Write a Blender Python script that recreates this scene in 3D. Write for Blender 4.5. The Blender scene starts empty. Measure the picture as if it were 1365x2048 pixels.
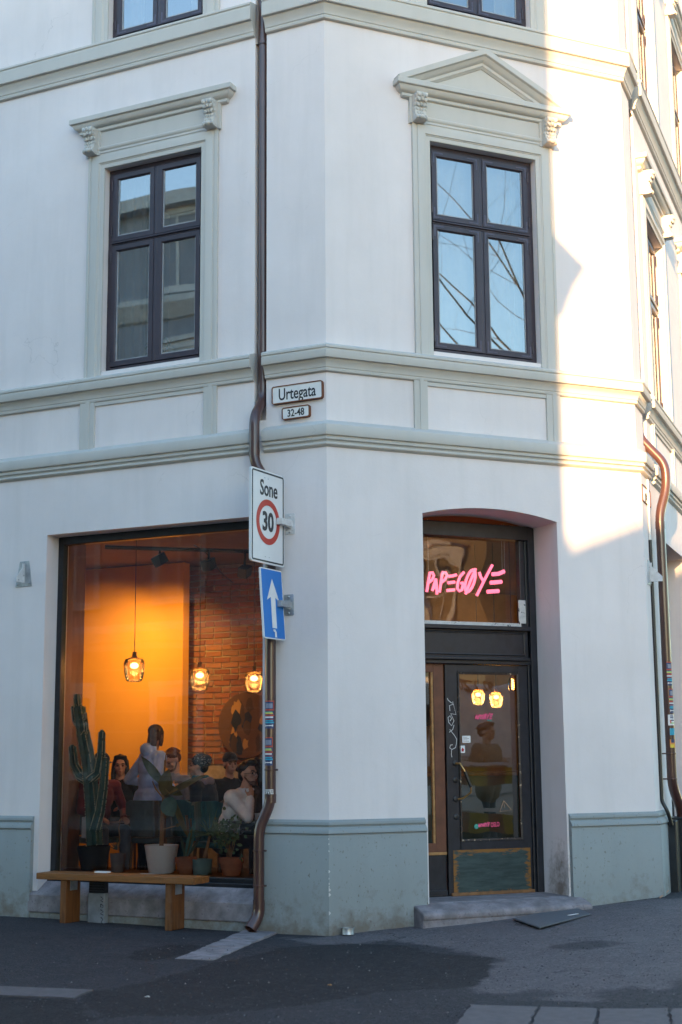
import bpy, bmesh, math, random
import numpy as np
from mathutils import Vector, Matrix, Euler
random.seed(7); np.random.seed(7)
SC = bpy.context.scene
COL = SC.collection
R = math.radians

# ------------------------------------------------------------------ camera
CAM_P = Vector((-5.1422, -12.1572, 1.5732))
CAM_R = Vector((0.917573, -0.397495, -0.007589)); CAM_U = Vector((-0.060398, -0.158239, 0.985552)); CAM_F = Vector((0.392953, 0.903857, 0.169204))
FPX = 2850.92
cam = bpy.data.cameras.new('camera'); camo = bpy.data.objects.new('camera', cam); COL.objects.link(camo)
cam.sensor_fit = 'VERTICAL'; cam.sensor_height = 36.0; cam.sensor_width = 24.0; cam.lens = FPX/2048*36.0
cam.clip_start = 0.1; cam.clip_end = 3000
camo.matrix_world = Matrix(((CAM_R.x, CAM_U.x, -CAM_F.x, CAM_P.x), (CAM_R.y, CAM_U.y, -CAM_F.y, CAM_P.y), (CAM_R.z, CAM_U.z, -CAM_F.z, CAM_P.z), (0, 0, 0, 1)))
cam.dof.use_dof = True; cam.dof.focus_distance = 13.6; cam.dof.aperture_fstop = 2.0
SC.camera = camo

# ------------------------------------------------------------------ sky and sun
SUN_AZ, SUN_EL = 38.5, 5.0                      # degrees left of the corner face's normal, and above the horizon
SUN_DIR = Vector((-math.sin(R(SUN_AZ))*math.cos(R(SUN_EL)), -math.cos(R(SUN_AZ))*math.cos(R(SUN_EL)), math.sin(R(SUN_EL))))
W = bpy.data.worlds.new('World'); SC.world = W; W.use_nodes = True
wn = W.node_tree; bg = wn.nodes['Background']
sky = wn.nodes.new('ShaderNodeTexSky'); sky.sky_type = 'NISHITA'; sky.sun_disc = False
sky.sun_elevation = R(SUN_EL); sky.sun_rotation = math.atan2(SUN_DIR.x, SUN_DIR.y)
sky.air_density = 1.0; sky.dust_density = 0.3; sky.ozone_density = 1.9
wn.links.new(sky.outputs[0], bg.inputs[0]); bg.inputs[1].default_value = 0.15
sl = bpy.data.lights.new('sun', 'SUN'); sl.energy = 3.0; sl.angle = R(0.53); sl.color = (1.0, 0.58, 0.25)
so = bpy.data.objects.new('sun', sl); COL.objects.link(so); so.rotation_euler = SUN_DIR.to_track_quat('Z', 'Y').to_euler()
so.location = SUN_DIR*60
SC.view_settings.view_transform = 'Standard'; SC.view_settings.look = 'None'; SC.view_settings.gamma = 1.0
SC.view_settings.exposure = 2.88; SC.view_settings.use_curve_mapping = False
SC.render.engine = 'CYCLES'
SC.cycles.max_bounces = 8; SC.cycles.transparent_max_bounces = 24

# ------------------------------------------------------------------ site frames: x to the right along the wall, y into the building, z up
AL, BE, WID = R(49.298), R(45.0), 3.5226
def frame(ox, oy, ax, ay): return Matrix(((ax, -ay, 0, ox), (ay, ax, 0, oy), (0, 0, 1, 0), (0, 0, 0, 1)))
FL = frame(0, 0, math.cos(AL), -math.sin(AL))
FC = frame(0, 0, 1, 0)
FR = frame(WID, 0, math.cos(BE), math.sin(BE))
def S(F, px, py, p=0.0):
    """survey: where the sight line of a photograph point meets the plane p metres outside a wall -> (x, z) in that wall's frame"""
    v = CAM_F + CAM_R*((px-682.5)/FPX) - CAM_U*((py-1024)/FPX)
    Fi = F.inverted(); c = Fi @ CAM_P; d = Fi.to_3x3() @ v
    s = (-p-c.y)/d.y; q = c + d*s
    return q.x, q.z
def ground_z(x, y):
    return 0.025*(min(x, 14)+math.sqrt(min(x, 14)**2+0.09)) + 0.012*min(max(-x, 0), 5)

# ------------------------------------------------------------------ mesh and object helpers
def rootmat(o):
    while o.parent: o = o.parent
    return Matrix.LocRotScale(o.location, o.rotation_euler, None)
class MB:
    def __init__(s): s.v = []; s.f = []; s.m = []; s.mi = 0
    def add(s, vs, fs):
        b = len(s.v); s.v += [Vector(v) for v in vs]
        for f in fs: s.f.append([b+i for i in f]); s.m.append(s.mi)
    def box(s, x0, x1, y0, y1, z0, z1, M=None):
        vs = [Vector((x, y, z)) for z in (z0, z1) for y in (y0, y1) for x in (x0, x1)]
        if M is not None: vs = [M @ v for v in vs]
        s.add(vs, [(0, 2, 3, 1), (4, 5, 7, 6), (0, 1, 5, 4), (2, 6, 7, 3), (0, 4, 6, 2), (1, 3, 7, 5)]); return s
    def quad(s, a, b, c, d): s.add([a, b, c, d], [(0, 1, 2, 3)]); return s
    def poly(s, pts): s.add(pts, [tuple(range(len(pts)))]); return s
    def prism(s, pts, d):
        n = len(pts); d = Vector(d); p = [Vector(q) for q in pts]
        s.add(p+[q+d for q in p], [tuple(range(n-1, -1, -1)), tuple(range(n, 2*n))]+[(i, (i+1) % n, n+(i+1) % n, n+i) for i in range(n)]); return s
    def tube(s, path, r, n=10, caps=True, flat=None):
        path = [Vector(p) for p in path]; rs = r if isinstance(r, (list, tuple)) else [r]*len(path)
        vs = []; up = None
        for i, p in enumerate(path):
            t = ((path[min(i+1, len(path)-1)]-p).normalized() + (p-path[max(i-1, 0)]).normalized())
            t = t.normalized() if t.length > 1e-6 else Vector((0, 0, 1))
            if up is None: up = Vector((0, 0, 1)) if abs(t.z) < .9 else Vector((1, 0, 0))
            a = t.cross(up); a = a.normalized() if a.length > 1e-5 else t.orthogonal().normalized(); up = a.cross(t).normalized()
            for k in range(n):
                g = 2*math.pi*k/n; q = (a*math.cos(g)+up*math.sin(g))*rs[i]
                if flat is not None: q = q - flat[0]*(q.dot(flat[0])*(1-flat[1]))
                vs.append(p+q)
        fs = []
        for i in range(len(path)-1):
            for k in range(n): fs.append((i*n+k, i*n+(k+1) % n, (i+1)*n+(k+1) % n, (i+1)*n+k))
        if caps: fs += [tuple(range(n-1, -1, -1)), tuple(range((len(path)-1)*n, len(path)*n))]
        s.add(vs, fs); return s
    def lathe(s, prof, c=(0, 0, 0), n=20, axis=None, rip=0, nr=0, caps=True):
        c = Vector(c); vs = []; fs = []
        for r, z in prof:
            for k in range(n):
                g = 2*math.pi*k/n; rr = r*(1+rip*math.cos(nr*g))
                vs.append(Vector((rr*math.cos(g), rr*math.sin(g), z)))
        for i in range(len(prof)-1):
            for k in range(n): fs.append((i*n+k, i*n+(k+1) % n, (i+1)*n+(k+1) % n, (i+1)*n+k))
        if caps:
            if prof[0][0] > 1e-4: fs.append(tuple(range(n-1, -1, -1)))
            if prof[-1][0] > 1e-4: fs.append(tuple(range((len(prof)-1)*n, len(prof)*n)))
        if axis is not None: vs = [axis @ v for v in vs]
        s.add([c+v for v in vs], fs); return s
    def ball(s, c, r, n=8, M=None):
        r = r if isinstance(r, (tuple, list)) else (r, r, r); c = Vector(c); vs = []; fs = []; m = max(4, n//2+1)
        for i in range(m+1):
            t = math.pi*i/m
            for k in range(n):
                g = 2*math.pi*k/n; q = Vector((r[0]*math.sin(t)*math.cos(g), r[1]*math.sin(t)*math.sin(g), -r[2]*math.cos(t)))
                if M is not None: q = M @ q
                vs.append(c+q)
        for i in range(m):
            for k in range(n): fs.append((i*n+k, i*n+(k+1) % n, (i+1)*n+(k+1) % n, (i+1)*n+k))
        s.add(vs, fs); return s
    def sweep(s, path, N, prof, closed=False, caps=True):
        """profile points (a, b): a along the in-plane perpendicular (N x tangent), b along N; mitred at the bends"""
        path = [Vector(p) for p in path]; N = Vector(N).normalized(); n = len(path); vs = []; k = len(prof)
        for i, p in enumerate(path):
            tp = (p-path[i-1]) if (i > 0 or closed) else None
            tn = (path[(i+1) % n]-p) if (i < n-1 or closed) else None
            ps = [N.cross(t.normalized()) for t in (tp, tn) if t is not None]
            m = ps[0] if len(ps) == 1 else (ps[0]+ps[1])/(1+ps[0].dot(ps[1]))
            for a, b in prof: vs.append(p+m*a+N*b)
        fs = []
        for i in range(n if closed else n-1):
            j = (i+1) % n
            for q in range(k-1): fs.append((i*k+q, j*k+q, j*k+q+1, i*k+q+1))
        if caps and not closed: fs += [tuple(range(k)), tuple(range((n-1)*k, n*k))[::-1]]
        s.add(vs, fs); return s
    def mesh(s, name, X=None):
        me = bpy.data.meshes.new(name)
        vs = [X @ v for v in s.v] if X is not None else s.v
        me.from_pydata([tuple(v) for v in vs], [], s.f); me.validate(verbose=False)
        return me
    def build(s, name, mats, parent=None, X=None, smooth=None, bevel=0, base=None, fix=True):
        me = s.mesh(name, X)
        mats = mats if isinstance(mats, (list, tuple)) else [mats]
        for m in mats: me.materials.append(m)
        if len(mats) > 1 and len(me.polygons) == len(s.m): me.polygons.foreach_set('material_index', s.m)
        return finish(name, me, parent, smooth, bevel, fix, base)
def finish(name, me, parent=None, smooth=None, bevel=0, fix=True, base=None):
    if fix:
        bm = bmesh.new(); bm.from_mesh(me); bmesh.ops.remove_doubles(bm, verts=bm.verts, dist=1e-5); bmesh.ops.recalc_face_normals(bm, faces=bm.faces); bm.to_mesh(me); bm.free()
    if smooth is not None:
        me.polygons.foreach_set('use_smooth', [True]*len(me.polygons)); me.set_sharp_from_angle(angle=R(smooth))
    o = bpy.data.objects.new(name, me); COL.objects.link(o)
    if parent is not None:
        o.parent = parent; me.transform(rootmat(parent).inverted())
    else:
        if base is None:
            co = np.empty(len(me.vertices)*3); me.vertices.foreach_get('co', co); co = co.reshape(-1, 3)
            base = ((co[:, 0].min()+co[:, 0].max())/2, (co[:, 1].min()+co[:, 1].max())/2, co[:, 2].min())
        me.transform(Matrix.Translation(-Vector(base))); o.location = base
    if bevel:
        b = o.modifiers.new('bevel', 'BEVEL'); b.width = bevel; b.segments = 2; b.limit_method = 'ANGLE'; b.angle_limit = R(40)
    return o
def tag(o, label, cat, group=None):
    o['label'] = label; o['category'] = cat
    if group: o['group'] = group
    return o
def struct(o): o['kind'] = 'structure'; return o
def stuff(o): o['kind'] = 'stuff'; return o
def thing(name, label, cat, loc=(0, 0, 0), group=None, rz=0):
    o = bpy.data.objects.new(name, None); COL.objects.link(o); o.empty_display_size = .1
    o.location = loc; o.rotation_euler = (0, 0, rz); return tag(o, label, cat, group)
def part(name, parent):
    o = bpy.data.objects.new(name, None); COL.objects.link(o); o.empty_display_size = .05; o.parent = parent; return o
def copy_tree(o, parent=None):
    c = o.copy(); COL.objects.link(c); c.parent = parent
    for ch in o.children: copy_tree(ch, c)
    return c
def text_mesh(body, size=1.0, sx=1.0, depth=.002, bold=0.0, align='CENTER'):
    cu = bpy.data.curves.new('lettering', 'FONT'); cu.body = body; cu.size = size; cu.extrude = depth; cu.align_x = align; cu.align_y = 'CENTER'; cu.offset = bold; cu.resolution_u = 3
    o = bpy.data.objects.new('lettering', cu); COL.objects.link(o); bpy.context.view_layer.update()
    me = bpy.data.meshes.new_from_object(o.evaluated_get(bpy.context.evaluated_depsgraph_get()))
    bpy.data.objects.remove(o); bpy.data.curves.remove(cu)
    # text plane x right, y up -> wall frame x right, z up, facing -y
    me.transform(Matrix(((sx, 0, 0, 0), (0, 0, -1, 0), (0, 1, 0, 0), (0, 0, 0, 1))))
    return me
def text(name, body, F, x, z, y, size, mat, parent, sx=1.0, bold=0.0, rot=0.0, depth=.0015, M=None):
    me = text_mesh(body, size, sx, depth, bold); me.materials.clear(); me.materials.append(mat)
    T = M if M is not None else F @ Matrix.Translation((x, y, z)) @ Matrix.Rotation(rot, 4, 'Y')
    me.transform(T)
    return finish(name, me, parent, fix=False)

# ------------------------------------------------------------------ materials
def nt(name):
    m = bpy.data.materials.new(name); m.use_nodes = True; t = m.node_tree; b = t.nodes['Principled BSDF']; return m, t, b
def nd(t, kind, **kw):
    n = t.nodes.new('ShaderNode'+kind)
    for k, v in kw.items():
        if k.startswith('i_'): n.inputs[int(k[2:]) if k[2:].isdigit() else k[2:].replace('_', ' ')].default_value = v
        else: setattr(n, k, v)
    return n
def c4(c, k=1.0): return (min(c[0]*k, 1), min(c[1]*k, 1), min(c[2]*k, 1), 1)
def pos(t, sc=(1, 1, 1)):
    g = nd(t, 'NewGeometry')
    if sc == (1, 1, 1): return g.outputs['Position']
    mp = nd(t, 'Mapping'); mp.inputs['Scale'].default_value = sc; t.links.new(g.outputs['Position'], mp.inputs[0]); return mp.outputs[0]
def noise(t, scale, detail=4, rough=.55, vec=None, dist=0):
    n = nd(t, 'TexNoise'); n.inputs['Scale'].default_value = scale; n.inputs['Detail'].default_value = detail; n.inputs['Roughness'].default_value = rough; n.inputs['Distortion'].default_value = dist
    t.links.new(vec if vec is not None else pos(t), n.inputs['Vector']); return n.outputs['Fac']
def ramp(t, fac, stops):
    r = nd(t, 'ValToRGB'); e = r.color_ramp.elements
    e[0].position, e[0].color = stops[0]; e[1].position, e[1].color = stops[-1]
    for p, c in stops[1:-1]: x = e.new(p); x.color = c
    t.links.new(fac, r.inputs[0]); return r.outputs['Color']
def mixc(t, fac, a, b, mode='MIX'):
    m = nd(t, 'Mix', data_type='RGBA', blend_type=mode)
    for s_, v in ((0, fac), (6, a), (7, b)):
        if isinstance(v, (int, float)): m.inputs[s_].default_value = v
        elif isinstance(v, (tuple, list)): m.inputs[s_].default_value = v
        else: t.links.new(v, m.inputs[s_])
    return m.outputs[2]
def bump(t, b, h, strength, dist=.01):
    n = nd(t, 'Bump'); n.inputs['Strength'].default_value = strength; n.inputs['Distance'].default_value = dist
    t.links.new(h, n.inputs['Height']); t.links.new(n.outputs[0], b.inputs['Normal']); return n
def M(name, col, rough=.6, metal=0.0, var=.12, vs=6.0, bmp=0.0, bs=80.0, spec=.5, coat=0, speck=None, sheen=0):
    m, t, b = nt(name)
    f = noise(t, vs, 5)
    c = ramp(t, f, [(.3, c4(col, 1-var)), (.7, c4(col, 1+var))])
    if speck:      # (colour, scale, threshold)
        s_ = ramp(t, noise(t, speck[1], 3, .6), [(speck[2], (0, 0, 0, 1)), (speck[2]+.04, (1, 1, 1, 1))]); c = mixc(t, s_, c, c4(speck[0]))
    t.links.new(c, b.inputs['Base Color'])
    b.inputs['Roughness'].default_value = rough; b.inputs['Metallic'].default_value = metal; b.inputs['Specular IOR Level'].default_value = spec
    b.inputs['Coat Weight'].default_value = coat; b.inputs['Sheen Weight'].default_value = sheen
    if bmp: bump(t, b, noise(t, bs, 4), bmp, .004)
    return m
def E(name, col, strength):
    m, t, b = nt(name); b.inputs['Base Color'].default_value = c4(col); b.inputs['Emission Color'].default_value = c4(col); b.inputs['Emission Strength'].default_value = strength; return m
def glass(name, tint=(.9, .93, .93), ior=1.7, wavy=0.0, ws=1.5, grime=0.0, rough=0.0):
    m = bpy.data.materials.new(name); m.use_nodes = True; t = m.node_tree; t.nodes.clear()
    out = nd(t, 'OutputMaterial'); tr = nd(t, 'BsdfTransparent'); tr.inputs[0].default_value = c4(tint)
    gl = nd(t, 'BsdfGlossy'); gl.inputs['Roughness'].default_value = rough; gl.inputs['Color'].default_value = (1, 1, 1, 1)
    fr = nd(t, 'Fresnel'); fr.inputs['IOR'].default_value = ior; mx = nd(t, 'MixShader')
    if wavy:
        bp_ = nd(t, 'Bump'); bp_.inputs['Strength'].default_value = 1.0; bp_.inputs['Distance'].default_value = wavy
        t.links.new(noise(t, ws, 1, .4), bp_.inputs['Height']); t.links.new(bp_.outputs[0], gl.inputs['Normal'])
    t.links.new(fr.outputs[0], mx.inputs[0]); t.links.new(tr.outputs[0], mx.inputs[1]); t.links.new(gl.outputs[0], mx.inputs[2])
    last = mx.outputs[0]
    if grime:
        df = nd(t, 'BsdfDiffuse'); df.inputs[0].default_value = (.6, .62, .65, 1); m2 = nd(t, 'MixShader')
        g = ramp(t, noise(t, 3.5, 6, .65), [(.45, (0, 0, 0, 1)), (.75, (grime, grime, grime, 1))])
        t.links.new(g, m2.inputs[0]); t.links.new(last, m2.inputs[1]); t.links.new(df.outputs[0], m2.inputs[2]); last = m2.outputs[0]
    t.links.new(last, out.inputs[0]); return m

def plaster_mat(name, col, var=.035, dirt=0.0, flecks=0.0, bstr=.25, stain=None):
    m, t, b = nt(name)
    c = ramp(t, noise(t, .9, 5, .6), [(.25, c4(col, 1-var)), (.75, c4(col, 1+var))])
    streak = ramp(t, noise(t, 1.0, 5, .6, pos(t, (5, 5, .55))), [(.48, (0, 0, 0, 1)), (.80, (.42, .42, .42, 1))])
    c = mixc(t, streak, c, c4((col[0]*.82, col[1]*.83, col[2]*.82)))
    vo = nd(t, 'TexVoronoi', feature='DISTANCE_TO_EDGE'); vo.inputs['Scale'].default_value = .75
    wv = nd(t, 'VectorMath', operation='ADD'); nz_ = nd(t, 'TexNoise'); nz_.inputs['Scale'].default_value = 2.2; nz_.inputs['Detail'].default_value = 6; t.links.new(pos(t), nz_.inputs['Vector']); t.links.new(pos(t), wv.inputs[0]); t.links.new(nz_.outputs['Color'], wv.inputs[1]); t.links.new(wv.outputs[0], vo.inputs['Vector'])
    ck = ramp(t, vo.outputs['Distance'], [(.0, (1, 1, 1, 1)), (.0035, (0, 0, 0, 1))]); cr = ramp(t, noise(t, .8, 3), [(.52, (0, 0, 0, 1)), (.62, (.32, .32, .32, 1))])
    c = mixc(t, mixc(t, 1.0, ck, cr, 'MULTIPLY'), c, c4((col[0]*.45, col[1]*.45, col[2]*.45)))
    if flecks:
        fm = ramp(t, noise(t, 38, 3, .6, pos(t, (1, 1, .6))), [(.63, (0, 0, 0, 1)), (.69, (1, 1, 1, 1))])
        reg = ramp(t, noise(t, 1.6, 3, .6), [(.34, (0, 0, 0, 1)), (.56, (flecks, flecks, flecks, 1))])
        c = mixc(t, mixc(t, 1.0, fm, reg, 'MULTIPLY'), c, (.16, .14, .12, 1))
    if dirt:
        # splashed dirt, blotchy, thickest in the lowest hand's breadth of the render
        sx = nd(t, 'SeparateXYZ'); t.links.new(pos(t), sx.inputs[0])
        mr = nd(t, 'MapRange'); mr.inputs[1].default_value = .0; mr.inputs[2].default_value = .62; mr.inputs[3].default_value = .30; mr.inputs[4].default_value = -.10
        t.links.new(sx.outputs[2], mr.inputs[0]); ad = nd(t, 'Math', operation='ADD'); t.links.new(noise(t, 5, 7, .7), ad.inputs[0]); t.links.new(mr.outputs[0], ad.inputs[1])
        c = mixc(t, ramp(t, ad.outputs[0], [(.60, (0, 0, 0, 1)), (.86, (dirt, dirt, dirt, 1))]), c, (.17, .145, .12, 1))
    if stain:      # a damp brown stain of its own outline: (centre, radius)
        ds = nd(t, 'VectorMath', operation='DISTANCE'); t.links.new(pos(t, (1, 1, .55)), ds.inputs[0]); ds.inputs[1].default_value = (stain[0][0], stain[0][1], stain[0][2]*.55)
        mr = nd(t, 'MapRange'); mr.inputs[1].default_value = 0; mr.inputs[2].default_value = stain[1]; mr.inputs[3].default_value = .42; mr.inputs[4].default_value = -.25; t.links.new(ds.outputs['Value'], mr.inputs[0])
        ad = nd(t, 'Math', operation='ADD'); t.links.new(noise(t, 7, 7, .72), ad.inputs[0]); t.links.new(mr.outputs[0], ad.inputs[1])
        c = mixc(t, ramp(t, ad.outputs[0], [(.52, (0, 0, 0, 1)), (.88, (.85, .85, .85, 1))]), c, (.20, .15, .11, 1))
    t.links.new(c, b.inputs['Base Color']); b.inputs['Roughness'].default_value = .85; b.inputs['Specular IOR Level'].default_value = .25
    h = mixc(t, .35, noise(t, 9, 4, .6), noise(t, 130, 3, .6)); bump(t, b, h, bstr, .006)
    return m
MP = dict(
 wall=plaster_mat('wall_plaster', (.735, .68, .675), .07, bstr=.45, stain=((2.49, .12, .28), .42)),
 trim=plaster_mat('trim_paint', (.535, .52, .49), .04, bstr=.12),
 plinth=plaster_mat('plinth_paint', (.28, .305, .305), .07, dirt=.9, flecks=.85, bstr=.5),
 frame=M('window_paint', (.040, .030, .042), .38, var=.2, vs=3, bmp=.1, bs=30),
 iron=M('iron_paint', (.085, .075, .105), .32, var=.2, metal=.2),
 putty=M('window_gasket', (.34, .35, .37), .5),
 black=M('black_frame_paint', (.012, .014, .018), .35, var=.4, vs=9, bmp=.15, bs=40),
 pipe=M('pipe_brown', (.070, .031, .026), .28, var=.18, vs=3, spec=.6, coat=.25),
 white=M('white_enamel', (.78, .78, .76), .35, var=.04),
 ink=M('sign_ink', (.012, .014, .02), .4, var=.1),
 galv=M('galvanised_steel', (.42, .44, .46), .42, metal=.75, var=.25, vs=14),
 blackm=M('black_metal', (.012, .012, .014), .4, var=.2),
)
# ------------------------------------------------------------------ the ground
def asphalt_mat():
    """old pavement: mid grey tarmac, a worn pale strip by the wall, darker repairs; outlines come from surveyed distances"""
    m, t, b = nt('asphalt')
    A = lambda n_: nd(t, 'Attribute', attribute_name=n_).outputs['Fac']
    def ag(a, b_, sp):
        c = ramp(t, noise(t, 1.3, 7, .7, dist=.8), [(.30, c4(a)), (.70, c4(b_))])
        c = mixc(t, ramp(t, noise(t, 120, 2, .5), [(.56, (0, 0, 0, 1)), (.66, (.75, .75, .75, 1))]), c, c4(sp))
        c = mixc(t, ramp(t, noise(t, 34, 3, .6), [(.55, (0, 0, 0, 1)), (.63, (.85, .85, .85, 1))]), c, c4(sp, .9))
        c = mixc(t, ramp(t, noise(t, 5.5, 6, .75, dist=.5), [(.52, (0, 0, 0, 1)), (.66, (.75, .75, .75, 1))]), c, c4(sp, .8))
        return mixc(t, ramp(t, noise(t, 48, 3, .6), [(.30, (1, 1, 1, 1)), (.42, (0, 0, 0, 1))]), c, c4(a, .30))
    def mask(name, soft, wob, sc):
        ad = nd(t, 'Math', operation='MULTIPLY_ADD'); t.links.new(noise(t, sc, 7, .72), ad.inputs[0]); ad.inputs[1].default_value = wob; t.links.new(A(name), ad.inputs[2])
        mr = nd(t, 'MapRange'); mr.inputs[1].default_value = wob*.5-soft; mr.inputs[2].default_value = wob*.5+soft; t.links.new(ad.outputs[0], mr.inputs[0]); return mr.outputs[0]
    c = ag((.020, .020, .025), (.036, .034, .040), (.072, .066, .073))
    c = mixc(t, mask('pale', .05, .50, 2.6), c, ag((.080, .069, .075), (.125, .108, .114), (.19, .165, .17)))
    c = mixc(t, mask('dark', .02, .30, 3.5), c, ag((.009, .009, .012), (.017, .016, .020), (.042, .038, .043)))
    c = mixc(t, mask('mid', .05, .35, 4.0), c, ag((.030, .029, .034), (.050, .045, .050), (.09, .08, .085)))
    # wandering cracks
    vo = nd(t, 'TexVoronoi', feature='DISTANCE_TO_EDGE'); vo.inputs['Scale'].default_value = .8
    wv = nd(t, 'VectorMath', operation='ADD'); nz_ = nd(t, 'TexNoise'); nz_.inputs['Scale'].default_value = 2.5; nz_.inputs['Detail'].default_value = 6; t.links.new(pos(t), nz_.inputs['Vector']); t.links.new(pos(t), wv.inputs[0]); t.links.new(nz_.outputs['Color'], wv.inputs[1]); t.links.new(wv.outputs[0], vo.inputs['Vector'])
    ck = ramp(t, vo.outputs['Distance'], [(.0, (1, 1, 1, 1)), (.012, (0, 0, 0, 1))]); cm = ramp(t, noise(t, .7, 3), [(.50, (0, 0, 0, 1)), (.60, (.8, .8, .8, 1))]); ck = mixc(t, 1.0, ck, cm, 'MULTIPLY')
    c = mixc(t, ck, c, (.008, .008, .010, 1))
    t.links.new(c, b.inputs['Base Color']); b.inputs['Roughness'].default_value = .85; b.inputs['Specular IOR Level'].default_value = .3
    bump(t, b, mixc(t, .45, noise(t, 60, 4, .7), noise(t, 7, 6, .65)), 1.0, .022)
    return m
MP['asphalt'] = asphalt_mat()
MP['granite'] = M('granite', (.100, .088, .092), .85, var=.18, vs=14, bmp=.5, bs=60, speck=((.10, .09, .10), 60, .60))
MP['granite_pale'] = M('granite_pale', (.22, .195, .205), .8, var=.38, vs=7, bmp=.5, bs=70, speck=((.17, .15, .16), 45, .60))
def grid_lines(lo, hi, fine0, fine1, step):
    a = list(np.arange(fine0, fine1+1e-6, step)); g = step
    x = fine0
    while x > lo: g *= 1.5; x -= g; a.insert(0, max(x, lo))
    g = step; x = fine1
    while x < hi: g *= 1.5; x += g; a.append(min(x, hi))
    return a
def micro(x, y):
    return .006*math.sin(1.7*x+.6*y)*math.sin(1.3*y-.5*x+1)+.004*math.sin(4.1*x+2.3*y)
def GP(px, py, z=0.0):
    v = CAM_F + CAM_R*((px-682.5)/FPX) - CAM_U*((py-1024)/FPX); q = CAM_P.copy()
    for _ in range(6):
        s_ = (z-CAM_P.z)/v.z; q = CAM_P+v*s_; z = ground_z(q.x, q.y)
    return (q.x, q.y)
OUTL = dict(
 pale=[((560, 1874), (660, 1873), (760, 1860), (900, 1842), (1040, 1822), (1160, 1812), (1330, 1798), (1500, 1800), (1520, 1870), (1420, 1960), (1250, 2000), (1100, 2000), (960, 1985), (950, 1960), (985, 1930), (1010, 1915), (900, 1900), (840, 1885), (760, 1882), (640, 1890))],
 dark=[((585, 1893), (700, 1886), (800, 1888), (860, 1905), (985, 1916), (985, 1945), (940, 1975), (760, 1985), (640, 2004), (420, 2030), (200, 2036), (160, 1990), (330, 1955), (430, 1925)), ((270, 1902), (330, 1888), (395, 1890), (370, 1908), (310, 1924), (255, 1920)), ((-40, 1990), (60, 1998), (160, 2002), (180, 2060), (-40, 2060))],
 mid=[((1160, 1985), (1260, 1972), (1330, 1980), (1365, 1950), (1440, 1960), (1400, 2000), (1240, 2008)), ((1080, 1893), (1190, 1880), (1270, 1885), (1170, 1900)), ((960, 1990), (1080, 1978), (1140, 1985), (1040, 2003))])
def sdist(x, y, poly):
    d = 9e9; ins = False; n = len(poly)
    for i in range(n):
        (ax, ay), (bx_, by) = poly[i], poly[(i+1) % n]; ex, ey = bx_-ax, by-ay; t = max(0, min(1, ((x-ax)*ex+(y-ay)*ey)/(ex*ex+ey*ey))); d = min(d, math.hypot(x-ax-ex*t, y-ay-ey*t))
        if (ay > y) != (by > y) and x < ax+(y-ay)/(by-ay)*ex: ins = not ins
    return d if ins else -d
gx = grid_lines(-900, 900, -5, 6, .14); gy = grid_lines(-900, 900, -6, 2.6, .14)
mb = MB(); mb.v = [Vector((x, y, ground_z(x, y)+(micro(x, y) if -7 < y < 4 and -7 < x < 8 else 0))) for y in gy for x in gx]
n_ = len(gx); mb.f = [(j*n_+i, j*n_+i+1, (j+1)*n_+i+1, (j+1)*n_+i) for j in range(len(gy)-1) for i in range(n_-1)]; mb.m = [0]*len(mb.f)
pav = struct(mb.build('pavement', MP['asphalt'], smooth=40, base=(0, 0, 0), fix=False))
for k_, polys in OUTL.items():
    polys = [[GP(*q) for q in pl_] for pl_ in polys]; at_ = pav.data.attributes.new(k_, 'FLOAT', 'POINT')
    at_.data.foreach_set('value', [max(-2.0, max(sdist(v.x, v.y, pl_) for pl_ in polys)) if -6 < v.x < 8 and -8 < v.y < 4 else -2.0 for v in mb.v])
# stone drain channel below the downpipe: separate slabs
ch = bpy.data.objects.new('drain_channel', None); COL.objects.link(ch); struct(ch)
def slab(parent, name, pts2, top, thick, mat, bev=.008):
    mb = MB(); rr = random.Random(int(abs(pts2[0][0])*1e4)); q2 = []
    for i in range(len(pts2)):
        a, b = Vector(pts2[i]), Vector(pts2[(i+1) % len(pts2)]); k = max(2, int((b-a).length/.07))
        for j in range(k): c = a.lerp(b, j/k); q2.append((c.x+rr.uniform(-.009, .009), c.y+rr.uniform(-.009, .009)))
    mb.prism([(x, y, ground_z(x, y)+top-thick) for x, y in q2], (0, 0, thick)); return mb.build(name, mat, parent)
c0a, c0b = Vector(GP(492, 1862)), Vector(GP(562, 1863)); c1a, c1b = Vector(GP(352, 1918)), Vector(GP(425, 1921))
for i, (t0, t1) in enumerate(((0, .34), (.35, .60), (.61, 1.0))):
    a, b, c, d = c0a.lerp(c1a, t0), c0b.lerp(c1b, t0), c0b.lerp(c1b, t1), c0a.lerp(c1a, t1)
    slab(ch, 'stone', [tuple(q) for q in (a, b, c, d)], .012-.003*i, .06, MP['granite_pale'])

# kerb: separate granite stones in a row along the street
kerb = bpy.data.objects.new('kerb', None); COL.objects.link(kerb); struct(kerb)
k0, kd = Vector((-1.30, -3.36)), Vector((.815, -.580)).normalized(); kn = Vector((-kd.y, kd.x))*-1
s_ = -4.4; rnd = random.Random(4)
while s_ < 5.5:
    L_ = rnd.uniform(.8, 1.05) if s_ < 0 else rnd.uniform(.36, .44)
    if -2.05 < s_ < .12: s_ += L_; continue          # here the stones are buried under tarmac
    a = k0+kd*(s_+.012); b = k0+kd*(s_+L_-.012); j = rnd.uniform(-.012, .012); wd = .34 if s_ < 0 else .95
    slab(kerb, 'stone', [tuple(a+kn*j), tuple(b+kn*(j+rnd.uniform(-.01, .01))), tuple(b+kn*(wd)), tuple(a+kn*wd)], (.016 if s_ < 0 else .009)+rnd.uniform(-.005, .006), .15, MP['granite'], .012)
    s_ += L_
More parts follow.
